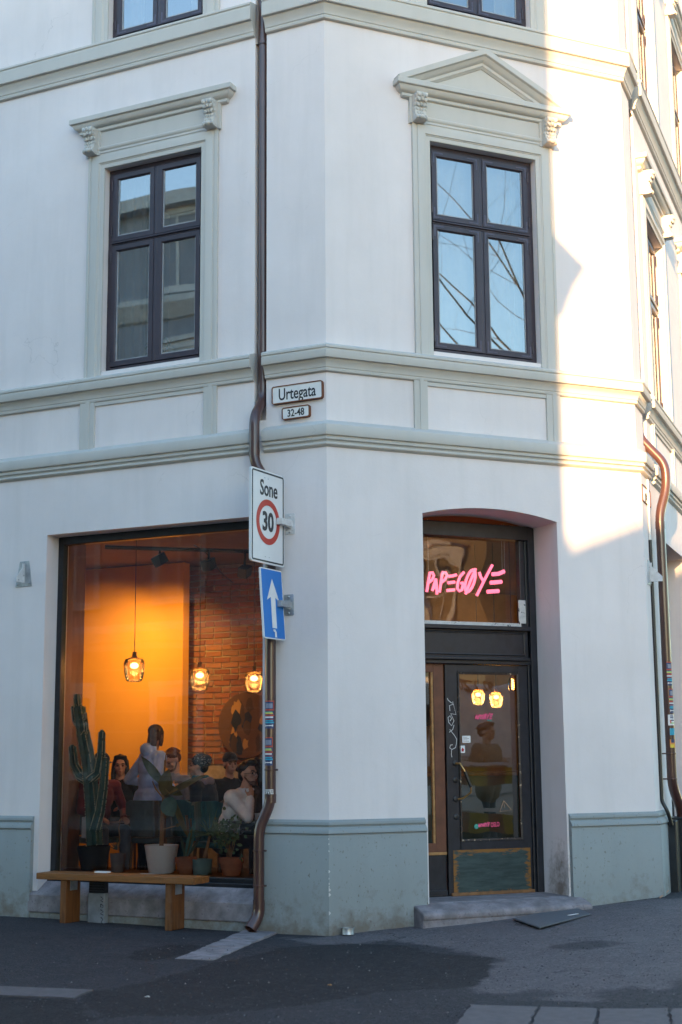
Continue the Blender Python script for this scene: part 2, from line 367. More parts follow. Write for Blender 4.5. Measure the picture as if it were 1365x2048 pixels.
# loose grit on the tarmac (one uncountable mass)
mb = MB(); rnd = random.Random(12)
for i in range(2600):
    px, py = rnd.uniform(-20, 1400), 1835+215*rnd.random()**.8
    if py < 1870 and 480 < px < 1200: py += 40
    x, y = GP(px, py); z = ground_z(x, y)+.006; r = rnd.choice((.003, .004, .004, .005, .007))*rnd.uniform(.7, 1.3)
    mb.mi = rnd.choice((0, 0, 0, 0, 0, 0, 1, 1, 1, 1, 2)); g = rnd.random()*6
    mb.add([(x+r*math.cos(g+k*2.1), y+r*math.sin(g+k*2.1), z) for k in range(3)]+[(x, y, z+r*1.1)], [(0, 1, 3), (1, 2, 3), (2, 0, 3)])
stuff(tag(mb.build('grit', [M('grit_dark', (.03, .03, .032), .9), M('grit_grey', (.085, .08, .083), .9), M('grit_pale', (.20, .19, .185), .9)], base=(0, 0, 0), fix=False), 'loose grit scattered over the dark pavement', 'grit'))
# litter
def leaf_litter(px, py, col, s, lab):
    x, y = GP(px, py); z = ground_z(x, y)+.012; g = rnd.random()*6; mb = MB()
    pts = [(-s, 0), (-s*.3, s*.4), (s*.5, s*.3), (s, 0), (s*.4, -s*.35), (-s*.4, -s*.3)]
    mb.prism([(x+a*math.cos(g)-b*math.sin(g), y+a*math.sin(g)+b*math.cos(g), z+.01*abs(b)/s*2*(i % 2)) for i, (a, b) in enumerate(pts)], (0, 0, .002))
    return tag(mb.build('litter', M('litter_paint', col, .8)), lab, 'litter')
leaf_litter(660, 1974, (.38, .20, .08), .022, 'small tan leaf lying on the dark tarmac patch')
leaf_litter(295, 1998, (.62, .60, .58), .022, 'crumpled pale paper scrap left on the dark tarmac')
stick = MB(); a = GP(1317, 1797); b = GP(1330, 1787)
stick.tube([(a[0], a[1]-.03, ground_z(*a)+.012), (b[0], b[1]-.06, ground_z(*b)+.035)], .008, 6)
tag(stick.build('stick', M('raw_wood_chip', (.42, .25, .17), .8)), 'short pinkish wood chip at the foot of the far plinth corner', 'stick')
# ------------------------------------------------------------------ the corner building
BLD = thing('corner_building', 'pale plastered corner building with grey green mouldings and a cut corner entrance', 'building', (0, 0, 0))
FF = dict(L=FL, C=FC, R=FR)
TA, TB = math.tan(AL/2), math.tan(BE/2)
GF = .035                                        # the ground floor stands a little proud of the storeys above
def wall_mesh(mb, F, x0, x1, z0, z1, holes, y=0.0, arch=None):
    xs = sorted({x0, x1, *[h[0] for h in holes], *[h[1] for h in holes]}); zs = sorted({z0, z1, *[h[2] for h in holes], *[h[3] for h in holes]})
    xs = [x for x in xs if x0 <= x <= x1]; zs = [z for z in zs if z0 <= z <= z1]
    for i in range(len(xs)-1):
        for j in range(len(zs)-1):
            cx, cz = (xs[i]+xs[i+1])/2, (zs[j]+zs[j+1])/2
            if any(h[0] < cx < h[1] and h[2] < cz < h[3] for h in holes): continue
            mb.quad(*[F @ Vector(p) for p in ((xs[i], y, zs[j]), (xs[i+1], y, zs[j]), (xs[i+1], y, zs[j+1]), (xs[i], y, zs[j+1]))])
    for h in holes:
        a, b, c, d, t = h[:5]; c = max(c, z0); d = min(d, z1)
        rims = [((a, c), (a, d)), ((b, d), (b, c)), ((b, c), (a, c))]
        if not (len(h) > 5 and h[5] == 'arch'): rims.append(((a, d), (b, d)))
        for (p, q) in rims:
            mb.quad(*[F @ Vector(v) for v in ((p[0], y, p[1]), (q[0], y, q[1]), (q[0], t, q[1]), (p[0], t, p[1]))])
        if len(h) > 5 and h[5] == 'niche': mb.quad(*[F @ Vector(v) for v in ((a, t, c), (b, t, c), (b, t, d), (a, t, d))])
def sheet(x0, x1, y, z0, z1): return MB().quad((x0, y, z0), (x1, y, z0), (x1, y, z1), (x0, y, z1))      # faces -y, outwards
ZB = 4.49                                        # ground floor ends under the lower string course
ZTOP = 13.2
LW = (-2.605, -1.405, 5.53, 7.755); CWn = (1.15, 2.39, 5.53, 7.735); RW = (1.18, 2.40, 5.53, 7.745)
CHL = (-.785, -.652); CHR = (.46, .70)
SHOP = (-3.215, -.668, .20, 3.855); DOOR = (.985, 2.495, -.2, 3.885); RSHOP = (1.05, 3.02, .25, 3.93)
DD = .47                                         # depth of the door recess
mb = MB()
wall_mesh(mb, FL, -9, GF*TA, -.4, ZB, [(*SHOP, .34)], -GF)
wall_mesh(mb, FL, -9, 0, ZB, ZTOP, [(*LW, .16), (LW[0], LW[1], 9.24, 11.46, .16), (*CHL, 4.80, ZTOP, .15, 'niche')])
mb.build('wall', MP['wall'], BLD)
mb = MB()
arch_top = lambda x: 3.885 + .09*(1-((x-1.74)/.755)**2)
wall_mesh(mb, FC, -GF*TA, WID+GF*TB, -.4, 3.885, [(*DOOR, DD, 'arch')], -GF)
wall_mesh(mb, FC, -GF*TA, DOOR[0], 3.885, ZB, [], -GF); wall_mesh(mb, FC, DOOR[1], WID+GF*TB, 3.885, ZB, [], -GF)
NA = 18
for i in range(NA):
    xa = DOOR[0]+(DOOR[1]-DOOR[0])*i/NA; xb = DOOR[0]+(DOOR[1]-DOOR[0])*(i+1)/NA
    mb.quad((xa, -GF, arch_top(xa)), (xb, -GF, arch_top(xb)), (xb, -GF, ZB), (xa, -GF, ZB))
    mb.quad((xa, -GF, arch_top(xa)), (xb, -GF, arch_top(xb)), (xb, DD, arch_top(xb)), (xa, DD, arch_top(xa)))
wall_mesh(mb, FC, 0, WID, ZB, ZTOP, [(*CWn, .16), (CWn[0], CWn[1], 9.24, 11.46, .16)])
mb.build('wall', MP['wall'], BLD)
mb = MB()
wall_mesh(mb, FR, -GF*TB, 12, -.4, ZB, [(*RSHOP, .4)], -GF)
wall_mesh(mb, FR, 0, 12, ZB, ZTOP, [(*RW, .16), (RW[0], RW[1], 9.24, 11.46, .16), (4.1, 5.3, 5.53, 7.745, .16), (4.1, 5.3, 9.24, 11.46, .16), (*CHR, 4.86, ZTOP, .16, 'niche')])
mb.build('wall', MP['wall'], BLD)
# rear and top of the building, so that no light leaks into the rooms
mb = MB()
pl = FL @ Vector((-9, 0, 0)); pr = FR @ Vector((12, 0, 0))
back = [(pl.x, pl.y), (pl.x+5.5, pl.y+6.4), (pr.x-3, pr.y+4), (pr.x, pr.y)]
for a, b in zip(back[:-1], back[1:]): mb.quad((*a, -.4), (*b, -.4), (*b, ZTOP), (*a, ZTOP))
hull = back[::-1]+[(0, 0), (WID, 0)]
ring = [(pl.x, pl.y), *back[1:3], (pr.x, pr.y), (WID, 0), (0, 0)]
for z in (4.22, 8.75, ZTOP): mb.poly([(x, y, z) for x, y in ring])
mb.build('rear_wall', M('rear_plaster', (.30, .28, .26), .9), BLD)

# string courses: one profile swept round the corner, broken where the pipe chases run
def band(prof, xl=-9, xr=12, name='string_course', breaks=True, mat='trim', pieces=None):
    def P(F, x): return F @ Vector((x, 0, 0))
    A, B = Vector((0, 0, 0)), Vector((WID, 0, 0))
    segs = [[P(FL, xl), P(FL, CHL[0])], [P(FL, CHL[1]), A, B, P(FR, CHR[0])], [P(FR, CHR[1]), P(FR, xr)]] if breaks else [[P(FL, xl), A, B, P(FR, xr)]]
    for sg in (pieces or segs):
        mb = MB(); mb.sweep(sg, (0, 0, 1), [(-p, z) for p, z in prof]); mb.build(name, MP[mat], BLD, smooth=35)
sill_prof = [(-.04, 5.492), (.006, 5.486), (.095, 5.452), (.108, 5.440), (.108, 5.418), (.098, 5.412), (.098, 5.402), (.104, 5.396), (.104, 5.330), (.100, 5.324), (.070, 5.322), (.068, 5.312), (.058, 5.300), (.045, 5.275), (.038, 5.252), (.038, 5.244), (.030, 5.243), (.030, 5.236), (.034, 5.228), (.030, 5.210), (.018, 5.202), (-.04, 5.2)]
band(sill_prof)
low_prof = [(-.04, 4.735), (.008, 4.728), (.100, 4.672), (.104, 4.66), (.104, 4.578), (.098, 4.568), (.076, 4.566), (.074, 4.556), (.082, 4.548), (.080, 4.530), (.060, 4.520), (.054, 4.508), (.070, 4.500), (.072, 4.486), (.062, 4.474), (.048, 4.470), (.040, 4.462), (-.0, 4.462)]
band(low_prof)
up_prof = [(-.04, 9.20), (.006, 9.195), (.105, 9.172), (.118, 9.160), (.118, 9.140), (.107, 9.133), (.107, 9.122), (.113, 9.115), (.113, 8.985), (.108, 8.978), (.080, 8.976), (.078, 8.962), (.066, 8.945), (.050, 8.912), (.042, 8.885), (.042, 8.877), (.034, 8.876), (.034, 8.868), (.039, 8.858), (.034, 8.836), (.020, 8.828), (-.04, 8.826)]
band(up_prof)
# plinth with its moulded cap, left of the shop window, round the corner to the door, and beyond the door
pl_prof = [(0, 1.015), (GF+.006, 1.010), (GF+.030, .990), (GF+.034, .968), (GF+.022, .955), (GF+.020, .948), (GF+.034, .940), (GF+.056, .915), (GF+.060, .892), (GF+.046, .882), (GF+.044, .872), (GF+.050, .862), (GF+.050, .30), (GF+.056, -.3), (0, -.3)]
def LP(x): return FL @ Vector((x, 0, 0))
def RP(x): return FR @ Vector((x, 0, 0))
PL = [[LP(-9), LP(SHOP[0]-.06)], [LP(-.66), Vector((0, 0, 0)), Vector((DOOR[0]-.035, 0, 0))], [Vector((DOOR[1]+.02, 0, 0)), Vector((WID, 0, 0)), RP(.62)], [RP(3.1), RP(12)]]
for sg in PL:
    mb = MB(); mb.sweep(sg, (0, 0, 1), [(-p, z) for p, z in pl_prof]); mb.build('plinth', MP['plinth'], BLD, smooth=32)
chipm = M('bare_plaster_chip', (.62, .60, .58), .9)
rnd = random.Random(31); ed = (GF+.0525)
for z in (.845, .80, .74, .56, .50, .455, .43, .405, .36, .20):
    s_ = rnd.uniform(.006, .018); cx_, cy_ = -ed*math.tan(AL/2), -ed
    mb = MB(); mb.prism([(cx_-.002, cy_-.0025, z-s_), (cx_+s_*rnd.uniform(.4, 1.3), cy_-.0025, z-s_*rnd.uniform(0, .6)), (cx_+s_*rnd.uniform(.2, .9), cy_-.0025, z+s_*.5), (cx_-.002, cy_-.0025, z+s_*1.2)], (0, .004, 0)); mb.build('paint_chip', chipm, BLD)
# frieze strips between the two courses, under each window's edges
def strip(F, x0, x1, d=1):
    mb = MB(); mb.box(x0, x1, -.026, .02, 4.70, 5.225)
    inn = (x0+x1)/2+d*.0; mb.box(inn-.012, inn+.03, -.034, .02, 4.702, 5.222)
    mb.build('frieze_strip', MP['trim'], BLD, X=F)
    return
for F, xs in ((FL, ((-2.845, -2.667), (-1.352, -1.202))), (FC, ((.925, 1.07), (2.43, 2.592))), (FR, ((.99, 1.14), (2.42, 2.57), (3.92, 4.07), (5.3, 5.46)))):
    for a, b in xs: strip(F, a, b)
def rail(F, x0, x1):
    mb = MB(); mb.box(x0, x1, -.018, .02, 5.165, 5.222); mb.build('frieze_rail', MP['trim'], BLD, X=F)
rail(FL, -2.666, -1.353); rail(FC, 1.071, 2.429); rail(FR, 1.141, 2.419)

# ---- windows
GLU = glass('window_glass_sky', (.86, .88, .88), 3.9, wavy=.0012, ws=1.2, grime=.05)
GLL = glass('window_glass_street', (.84, .88, .90), 3.2, wavy=.0010, ws=1.4, grime=.05)
MP['room'] = M('dim_room_paint', (.33, .34, .36), .9, var=.06)
MP['curtain_and_fill'] = M('curtain_and_fill_cloth', (.72, .72, .70), .9, var=.05)
MP['sash_hook'] = MP['iron']
def console():
    """scrolled bracket with acanthus leaves, x centred, z 0 at its top, y negative outwards"""
    mb = MB(); prof = []
    for t in np.linspace(0, 1, 15):
        z = -.285*t; p = .118-.052*math.sin(min(t*1.25, 1)*math.pi/2)+.012*math.sin(t*9)
        if t > .82: p = .066+.030*math.sin((t-.82)/.18*math.pi)
        prof.append((p, z))
    pts = [(-.062, 0, 0)]+[(-.062, -p, z) for p, z in prof]+[(-.062, 0, -.285)]
    mb.prism(pts, (.124, 0, 0))
    def front(t):
        t = max(0, min(1, t)); k = t*14; i = min(int(k), 13); f = k-i; a, b = prof[i], prof[i+1]; return a[0]+(b[0]-a[0])*f, a[1]+(b[1]-a[1])*f
    for r_ in range(5):                           # leaf lobes
        for sx in (-1, 1):
            p, z = front(.08+r_*.155); mb.ball((sx*(.040-.003*r_), -p-.004, z-.01), (.019, .013, .026), 7, Matrix.Rotation(sx*.5, 3, 'Y'))
        p, z = front(.06+r_*.165); mb.ball((0, -p-.005, z-.008), (.011, .013, .024), 7)
    for sx in (-1, 1):
        mb.tube([(sx*.057, -.03, -.246), (sx*.066, -.03, -.246)], .030, 10)
        mb.tube([(sx*.045, -.078, -.258), (sx*.064, -.078, -.258)], .026, 10)
        for k in range(4): mb.ball((sx*.064, -.085+.012*k, -.03-.045*k), (.008, .020, .018), 6)
    p, z = front(.9); mb.ball((0, -p-.004, z), (.036, .020, .024), 8)
    return mb
CONS = console().mesh('console'); CONS.materials.append(MP['trim'])
_b = bmesh.new(); _b.from_mesh(CONS); bmesh.ops.recalc_face_normals(_b, faces=_b.faces); _b.to_mesh(CONS); _b.free()
CONS.polygons.foreach_set('use_smooth', [True]*len(CONS.polygons)); CONS.set_sharp_from_angle(angle=R(40))
def cornice_piece(w, F, x, z0, par):
    """straight hood mould over a window: profile with returned ends"""
    prof = [(0, .205), (.122, .172), (.128, .165), (.128, .118), (.122, .112), (.104, .110), (.102, .098), (.088, .072), (.062, .050), (.046, .044), (.046, .016), (.040, .010), (.030, .004), (.014, 0), (0, 0)]
    mb = MB(); h = w/2
    path = [(x-h+.128, .02, z0), (x-h+.128, 0, z0), (x+h-.128, 0, z0), (x+h-.128, .02, z0)]
    mb.sweep([F @ Vector(p) for p in path], (0, 0, 1), [(-p, z) for p, z in prof])
    return mb.build('hood_mould', MP['trim'], par, smooth=30)
def make_window(F, x0, x1, z0, z1, hood, gl, full=True, curtain_and_fill=(), irons='all', hinges=True, depth=.075):
    w = part('window', BLD); xc = (x0+x1)/2
    mb = MB()                                   # architrave
    prof = [(.20, 0), (.20, .030), (.172, .034), (.168, .026), (.150, .026), (.146, .036), (.135, .040), (.062, .040), (.058, .030), (.050, .028), (.046, .022), (.006, .022), (0, .018), (0, 0)]
    mb.sweep([F @ Vector(p) for p in ((x0, -.002, z0-.06), (x0, -.002, z1), (x1, -.002, z1), (x1, -.002, z0-.06))], F.to_3x3() @ Vector((0, -1, 0)), [(a, b) for a, b in prof])
    mb.build('architrave', MP['trim'], w, smooth=30)
    if hood:
        zt = z1+.20
        mb = MB(); mb.box(x0-.20, x1+.20, -.020, .01, zt, zt+.255); mb.build('frieze_board', MP['trim'], w, X=F)
        mb = MB(); mb.sweep([F @ Vector(p) for p in ((x0-.14, -.0, zt+.012), (x1+.14, -.0, zt+.012))], (0, 0, 1), [(-p, z) for p, z in ((0, .035), (.034, .032), (.046, .022), (.048, .008), (.040, -.010), (.026, -.020), (0, -.02))]); mb.build('bead', MP['trim'], w, smooth=35)
        for sx in (-1, 1):
            cx = xc+sx*((x1-x0)/2+.142)
            mb = MB(); mb.box(cx-.088, cx+.088, -.040, .01, zt-.045, zt+.26); mb.build('console_backing', MP['trim'], w, X=F)
            o = bpy.data.objects.new('console', CONS); COL.objects.link(o); o.parent = w
            o.matrix_local = rootmat(w).inverted() @ F @ Matrix.Translation((cx, -.040, zt+.245))
        cornice_piece(x1-x0+.80, F, xc, zt+.215, w)
        if hood == 'pediment':
            zb = zt+.215+.18; hw = (x1-x0+.80)/2-.02; rise = .47
            pr = [(-.02, 0), (-.02, .125), (.035, .125), (.040, .118), (.046, .100), (.070, .085), (.090, .060), (.096, .046), (.126, .046), (.130, .038), (.146, .026), (.150, .012), (.15, 0)]
            apex = (xc, 0, zb+rise); mb = MB()
            mb.sweep([F @ Vector(p) for p in ((xc+hw, 0, zb-.005), apex, (xc-hw, 0, zb-.005))], F.to_3x3() @ Vector((0, -1, 0)), pr)
            # cut the raking mould at the top of the horizontal cornice
            me = mb.mesh('t'); bm = bmesh.new(); bm.from_mesh(me); bmesh.ops.bisect_plane(bm, geom=bm.verts[:]+bm.edges[:]+bm.faces[:], plane_co=(0, 0, zb-.03), plane_no=(0, 0, -1), clear_outer=True); bm.to_mesh(me); bm.free()
            me.materials.append(MP['trim']); finish('raking_mould', me, w, smooth=30)
            mb = MB(); mb.prism([F @ Vector(p) for p in ((xc-hw+.1, -.012, zb-.05), (xc+hw-.1, -.012, zb-.05), (xc, -.012, zb+rise-.08))], F.to_3x3() @ Vector((0, .03, 0))); mb.build('tympanum', MP['trim'], w)
    # joinery
    y = depth; fw = .055
    mb = MB(); mb.box(x0, x0+fw, y, y+.09, z0, z1); mb.box(x1-fw, x1, y, y+.09, z0, z1); mb.box(x0+fw, x1-fw, y, y+.09, z1-fw, z1); mb.box(x0+fw, x1-fw, y, y+.09, z0, z0+fw)
    mb.build('frame', MP['frame'], w, X=F, bevel=.006)
    zt_ = z0+(z1-z0)*.628
    mb = MB(); mb.box(x0+fw, x1-fw, y-.012, y+.07, zt_-.022, zt_+.022); mb.box(x0+fw, x1-fw, y-.030, y, zt_-.006, zt_+.012); mb.build('transom_bar', MP['frame'], w, X=F, bevel=.005)
    mb = MB(); mb.box(xc-.020, xc+.020, y-.012, y+.06, z0+fw, zt_-.022); mb.box(xc-.020, xc+.020, y-.012, y+.06, zt_+.022, z1-fw); mb.build('mullion', MP['frame'], w, X=F, bevel=.006)
    for (a, b) in ((x0+fw+.003, xc-.021), (xc+.021, x1-fw-.003)):
        for (c, d) in ((z0+fw+.003, zt_-.025), (zt_+.025, z1-fw-.003)):
            sw = .062; mb = MB(); ys = y-.006
            mb.sweep([Vector(p) for p in ((a, ys, c), (b, ys, c), (b, ys, d), (a, ys, d))], (0, -1, 0), [(0, -.03), (0.0, .008), (sw-.012, .008), (sw, -.010), (sw, -.03), (0, -.03)], closed=True)
            # the sweep runs anticlockwise seen from outside; its profile is measured inwards
            sash = mb.build('sash', MP['frame'], w, X=F)
            sheet(a+sw-.002, b-sw+.002, ys+.018, c+sw-.002, d-sw+.002).build('pane', gl, w, X=F, fix=False)
            g = .008; mb = MB(); A, B, C, D = a+sw, b-sw, c+sw, d-sw
            mb.box(A, A+g, ys+.008, ys+.018, C, D); mb.box(B-g*.5, B, ys+.008, ys+.018, C, D); mb.box(A+g, B-g, ys+.008, ys+.018, C, C+g); mb.build('gasket', MP['putty'], w, X=F)
            if irons == 'all':
                for ex, sx in ((a+.014, 1), (b-.014, -1)):
                    for ez, sz in ((c+.014, 1), (d-.014, -1)):
                        mb = MB(); l = .115; t = .016
                        mb.prism([(ex, ys-.011, ez), (ex+sx*l, ys-.011, ez), (ex+sx*l, ys-.011, ez+sz*t), (ex+sx*t, ys-.011, ez+sz*t), (ex+sx*t, ys-.011, ez+sz*l), (ex, ys-.011, ez+sz*l)], (0, .003, 0))
                        for q in (.035, .065, .098):
                            mb.ball((ex+sx*q, ys-.0115, ez+sz*t/2), .004, 5); mb.ball((ex+sx*t/2, ys-.0115, ez+sz*q), .004, 5)
                        mb.build('corner_iron', MP['iron'], w, X=F)
            if hinges:
                hx = a-.004 if a < xc-.1 else b+.004
                for hz in (c+.12, d-.12):
                    mb = MB(); mb.tube([(hx, ys-.013, hz-.05), (hx, ys-.013, hz+.05)], .0085, 8); mb.ball((hx, ys-.013, hz+.055), .010, 6); mb.ball((hx, ys-.013, hz-.055), .010, 6); mb.build('hinge', MP['frame'], w, X=F, smooth=40)
    for (cx0, cx1, wob) in curtain_and_fill:
        mb = MB(); nn = 26
        for k in range(nn):
            u0, u1 = k/nn, (k+1)/nn; f0 = .02*math.sin(u0*wob*6.28); f1 = .02*math.sin(u1*wob*6.28)
            xa, xb = cx0+(cx1-cx0)*u0, cx0+(cx1-cx0)*u1
            mb.quad((xa, y+.16+f0, z0), (xb, y+.16+f1, z0), (xb, y+.16+f1, z1), (xa, y+.16+f0, z1))
        mb.build('curtain_and_fill', MP['curtain_and_fill'], w, X=F, smooth=60)
    return w
def room(F, x0, x1, z0, z1, d0, d1):
    mb = MB(); mb.quad((x0, d1, z0), (x1, d1, z0), (x1, d1, z1), (x0, d1, z1)); mb.quad((x0, d0, z0), (x0, d1, z0), (x0, d1, z1), (x0, d0, z1)); mb.quad((x1, d0, z0), (x1, d1, z0), (x1, d1, z1), (x1, d0, z1))
    mb.quad((x0, d0, z0), (x1, d0, z0), (x1, d1, z0), (x0, d1, z0)); mb.quad((x0, d0, z1), (x1, d0, z1), (x1, d1, z1), (x0, d1, z1)); mb.build('room_lining', MP['room'], BLD, X=F)
make_window(FL, *LW, 'flat', GLL, curtain_and_fill=((LW[0]+.05, LW[0]+.38, 3), (LW[1]-.16, LW[1]-.05, 1)), irons='none')
make_window(FC, *CWn, 'pediment', GLU, curtain_and_fill=((CWn[0]+.05, CWn[1]-.05, 5), (CWn[1]-.24, CWn[1]-.05, 2)))  # full-width cloth is made up to whiten the pane, right-hand strip is not
make_window(FR, *RW, 'flat', GLL, irons='none')
make_window(FL, LW[0], LW[1], 9.24, 11.46, None, GLU, curtain_and_fill=((LW[0]+.05, LW[0]+.3, 2), (LW[1]-.3, LW[1]-.05, 2)))
make_window(FC, CWn[0], CWn[1], 9.24, 11.46, None, GLU, curtain_and_fill=((CWn[1]-.3, CWn[1]-.05, 2),))
make_window(FR, RW[0], RW[1], 9.24, 11.46, 'flat', GLL, irons='none')
make_window(FR, 4.1, 5.3, 5.53, 7.745, 'flat', GLL, irons='none', hinges=False)
make_window(FR, 4.1, 5.3, 9.24, 11.46, 'flat', GLL, irons='none', hinges=False)
room(FL, -3.6, -.9, 5.0, 8.4, .30, 2.8); room(FL, -3.6, -.9, 8.95, 12, .30, 2.8)
room(FC, .4, 3.0, 5.0, 8.4, .30, 2.0); room(FC, .4, 3.0, 8.95, 12, .30, 2.0)
room(FR, .9, 6.0, 5.0, 8.4, .30, 1.8); room(FR, .9, 6.0, 8.95, 12, .30, 1.8)
# a trailing houseplant on the window board behind the left upper window
hp = thing('houseplant', 'trailing houseplant on the board inside the left upper window', 'plant', FL @ Vector((-2.10, .30, 5.60)))
mb = MB(); mb.lathe([(.055, 0), (.08, .12), (.072, .125), (.06, .11)], (0, 0, 0), 14); mb.build('pot', M('plain_pot', (.30, .28, .27), .7), hp, X=FL @ Matrix.Translation((-2.10, .33, 5.585)), smooth=40)
mb = MB(); rnd = random.Random(3)
for k in range(34):
    g = rnd.random()*6.28; l = rnd.uniform(.12, .34); b0 = Vector((0, 0, .12)); d = Vector((math.cos(g)*1.0, math.sin(g)*.45, 0))
    p1 = b0+d*l*.45+Vector((0, 0, l*.55)); p2 = b0+d*l+Vector((0, 0, l*.15)); sd = d.cross(Vector((0, 0, 1)))*.016
    mb.add([b0-sd*.3, b0+sd*.3, p1+sd, p1-sd, p2], [(0, 1, 2, 3), (3, 2, 4)])
mb.build('foliage', M('leaf_spider_plant', (.10, .15, .07), .5, var=.4), hp, X=FL @ Matrix.Translation((-2.10, .33, 5.585)))

# ---- shop window: frame, one big pane, granite sill
SW = part('shop_window', BLD); x0, x1, z0, z1 = SHOP; z0 = .44
mb = MB(); mb.box(x0, x0+.065, .16, .24, z0, z1); mb.box(x1-.065, x1, .16, .24, z0, z1); mb.box(x0+.065, x1-.065, .16, .24, z1-.085, z1); mb.box(x0+.065, x1-.065, .15, .24, z0-.06, z0+.015); mb.box(x0, x1, .11, .15, z0-.075, z0-.03)
mb.build('frame', MP['black'], SW, X=FL, bevel=.008)
GLS = glass('shop_glass', (.96, .97, .97), 1.55, wavy=.0010, ws=.9, grime=.0)
sheet(x0+.06, x1-.06, .2, z0, z1-.08).build('pane', GLS, SW, X=FL, fix=False)
mb = MB()
mb.prism([FL @ Vector(p) for p in ((-3.30, .16, .40), (-3.30, -.075, .262), (-3.30, -.085, .25), (-3.30, -.088, .085), (-3.30, .16, .085))], FL.to_3x3() @ Vector((2.64, 0, 0)))
mb.build('stone_sill', MP['granite_pale'], SW, bevel=.012)
mb = MB(); mb.box(-3.32, -.66, -.070, .1, -.3, .085); mb.build('base_strip', MP['plinth'], SW, X=FL)

# ---- shop front on the far facade
RS = part('shop_window', BLD); x0, x1, z0, z1 = RSHOP; zr = .35
mb = MB(); mb.box(x0, x0+.07, .24, .34, zr, z1); mb.box(x1-.07, x1, .24, .34, zr, z1); mb.box(x0+.07, x1-.07, .24, .34, z1-.08, z1); mb.box(x0+.07, x1-.07, .24, .34, zr, zr+.1); mb.build('frame', MP['black'], RS, X=FR, bevel=.006)
sheet(x0+.07, x1-.07, .29, zr+.1, z1-.08).build('pane', GLS, RS, X=FR, fix=False)
mb = MB(); mb.box(x0, x1, -.05, .3, -.2, .35); mb.build('stone_sill', MP['granite'], RS, X=FR, bevel=.01)

# ---- entrance
MP['doorpaint'] = M('door_paint', (.014, .015, .022), .42, var=.3, vs=12, bmp=.12, bs=50, speck=((.28, .27, .27), 55, .735))
MP['doorbrown'] = M('sidelight_brown', (.13, .045, .022), .55, var=.25, vs=8, bmp=.15, speck=((.34, .28, .2), 50, .74))
MP['oldwhite'] = M('flaking_white_paint', (.55, .54, .53), .7, var=.15, vs=20, bmp=.3, speck=((.05, .05, .06), 26, .60))
def worn_plate():
    m, t, b = nt('worn_kick_plate')
    c = ramp(t, noise(t, 1.0, 6, .7, pos(t, (5, 5, 32))), [(.35, (.018, .035, .038, 1)), (.62, (.045, .075, .075, 1))])
    gsp = nd(t, 'SeparateXYZ'); t.links.new(pos(t), gsp.inputs[0])
    def edge(sock, lo, hi, wdt):
        a = nd(t, 'MapRange'); a.inputs[1].default_value = lo; a.inputs[2].default_value = lo+wdt; a.inputs[3].default_value = .34; a.inputs[4].default_value = 0; t.links.new(gsp.outputs[sock], a.inputs[0])
        q = nd(t, 'MapRange'); q.inputs[1].default_value = hi; q.inputs[2].default_value = hi-wdt; q.inputs[3].default_value = .34; q.inputs[4].default_value = 0; t.links.new(gsp.outputs[sock], q.inputs[0])
        mx = nd(t, 'Math', operation='MAXIMUM'); t.links.new(a.outputs[0], mx.inputs[0]); t.links.new(q.outputs[0], mx.inputs[1]); return mx.outputs[0]
    mx = nd(t, 'Math', operation='MAXIMUM'); t.links.new(edge(0, 1.50, 2.365, .12), mx.inputs[0]); t.links.new(edge(2, .22, .67, .09), mx.inputs[1])
    ad = nd(t, 'Math', operation='ADD'); t.links.new(mx.outputs[0], ad.inputs[0]); t.links.new(noise(t, 1.0, 6, .7, pos(t, (9, 9, 30))), ad.inputs[1])
    c = mixc(t, ramp(t, ad.outputs[0], [(.70, (0, 0, 0, 1)), (.80, (1, 1, 1, 1))]), c, (.24, .105, .022, 1))
    t.links.new(c, b.inputs['Base Color']); b.inputs['Roughness'].default_value = .5; b.inputs['Metallic'].default_value = .15; bump(t, b, noise(t, 30, 4), .2, .004); return m
DR = part('door', BLD); yD = DD
xa, xb = DOOR[0], DOOR[1]; zs = .235
mb = MB()                                        # outer frame, head, transom rail with its panel
mb.box(xa, xa+.07, yD-.06, yD+.07, zs, 3.90); mb.box(xb-.075, xb, yD-.06, yD+.07, zs, 3.90)
mb.box(xa+.07, xb-.075, yD-.06, yD+.07, 3.755, 3.90); mb.box(xb-.10, xb-.075, yD-.03, yD+.06, zs, 3.755)
mb.box(xa+.07, xb-.075, yD-.05, yD+.06, 2.475, 2.515); mb.box(xa+.07, xb-.1, yD-.085, yD+.03, 2.515, 2.545)
mb.box(xa+.07, xb-.075, yD-.03, yD+.06, 2.545, 2.82)
mb.box(xa+.07, xb-.075, yD-.075, yD+.06, 2.82, 2.862)
mb.box(xb-.16, xb-.10, yD-.02, yD+.06, 2.862, 3.755)
mb.build('frame', MP['doorpaint'], DR, X=FC, bevel=.006)
mb = MB(); mb.sweep([Vector(p) for p in ((xa+.12, yD-.031, 2.585), (xb-.15, yD-.031, 2.585), (xb-.15, yD-.031, 2.785), (xa+.12, yD-.031, 2.785))], (0, -1, 0), [(0, 0), (0, .010), (-.012, .012), (-.020, .004), (-.02, 0)], closed=True); mb.build('panel_mould', MP['doorpaint'], DR, X=FC)
mb = MB(); mb.box(xa+.07, xb-.16, yD-.025, yD+.01, 2.863, 2.90); mb.box(xb-.185, xb-.10, yD-.022, yD-.012, 2.90, 3.14); mb.build('flaked_rail', MP['oldwhite'], DR, X=FC, bevel=.004)
GLT = glass('fanlight_glass', (.93, .93, .92), 1.62, wavy=.0035, ws=2.2, grime=.02)
GLD = glass('old_door_glass', (.93, .93, .92), 2.15, wavy=.0025, ws=2.2, grime=.03)
sheet(xa+.07, xb-.16, yD+.03, 2.90, 3.755).build('transom_pane', GLT, DR, X=FC, fix=False)
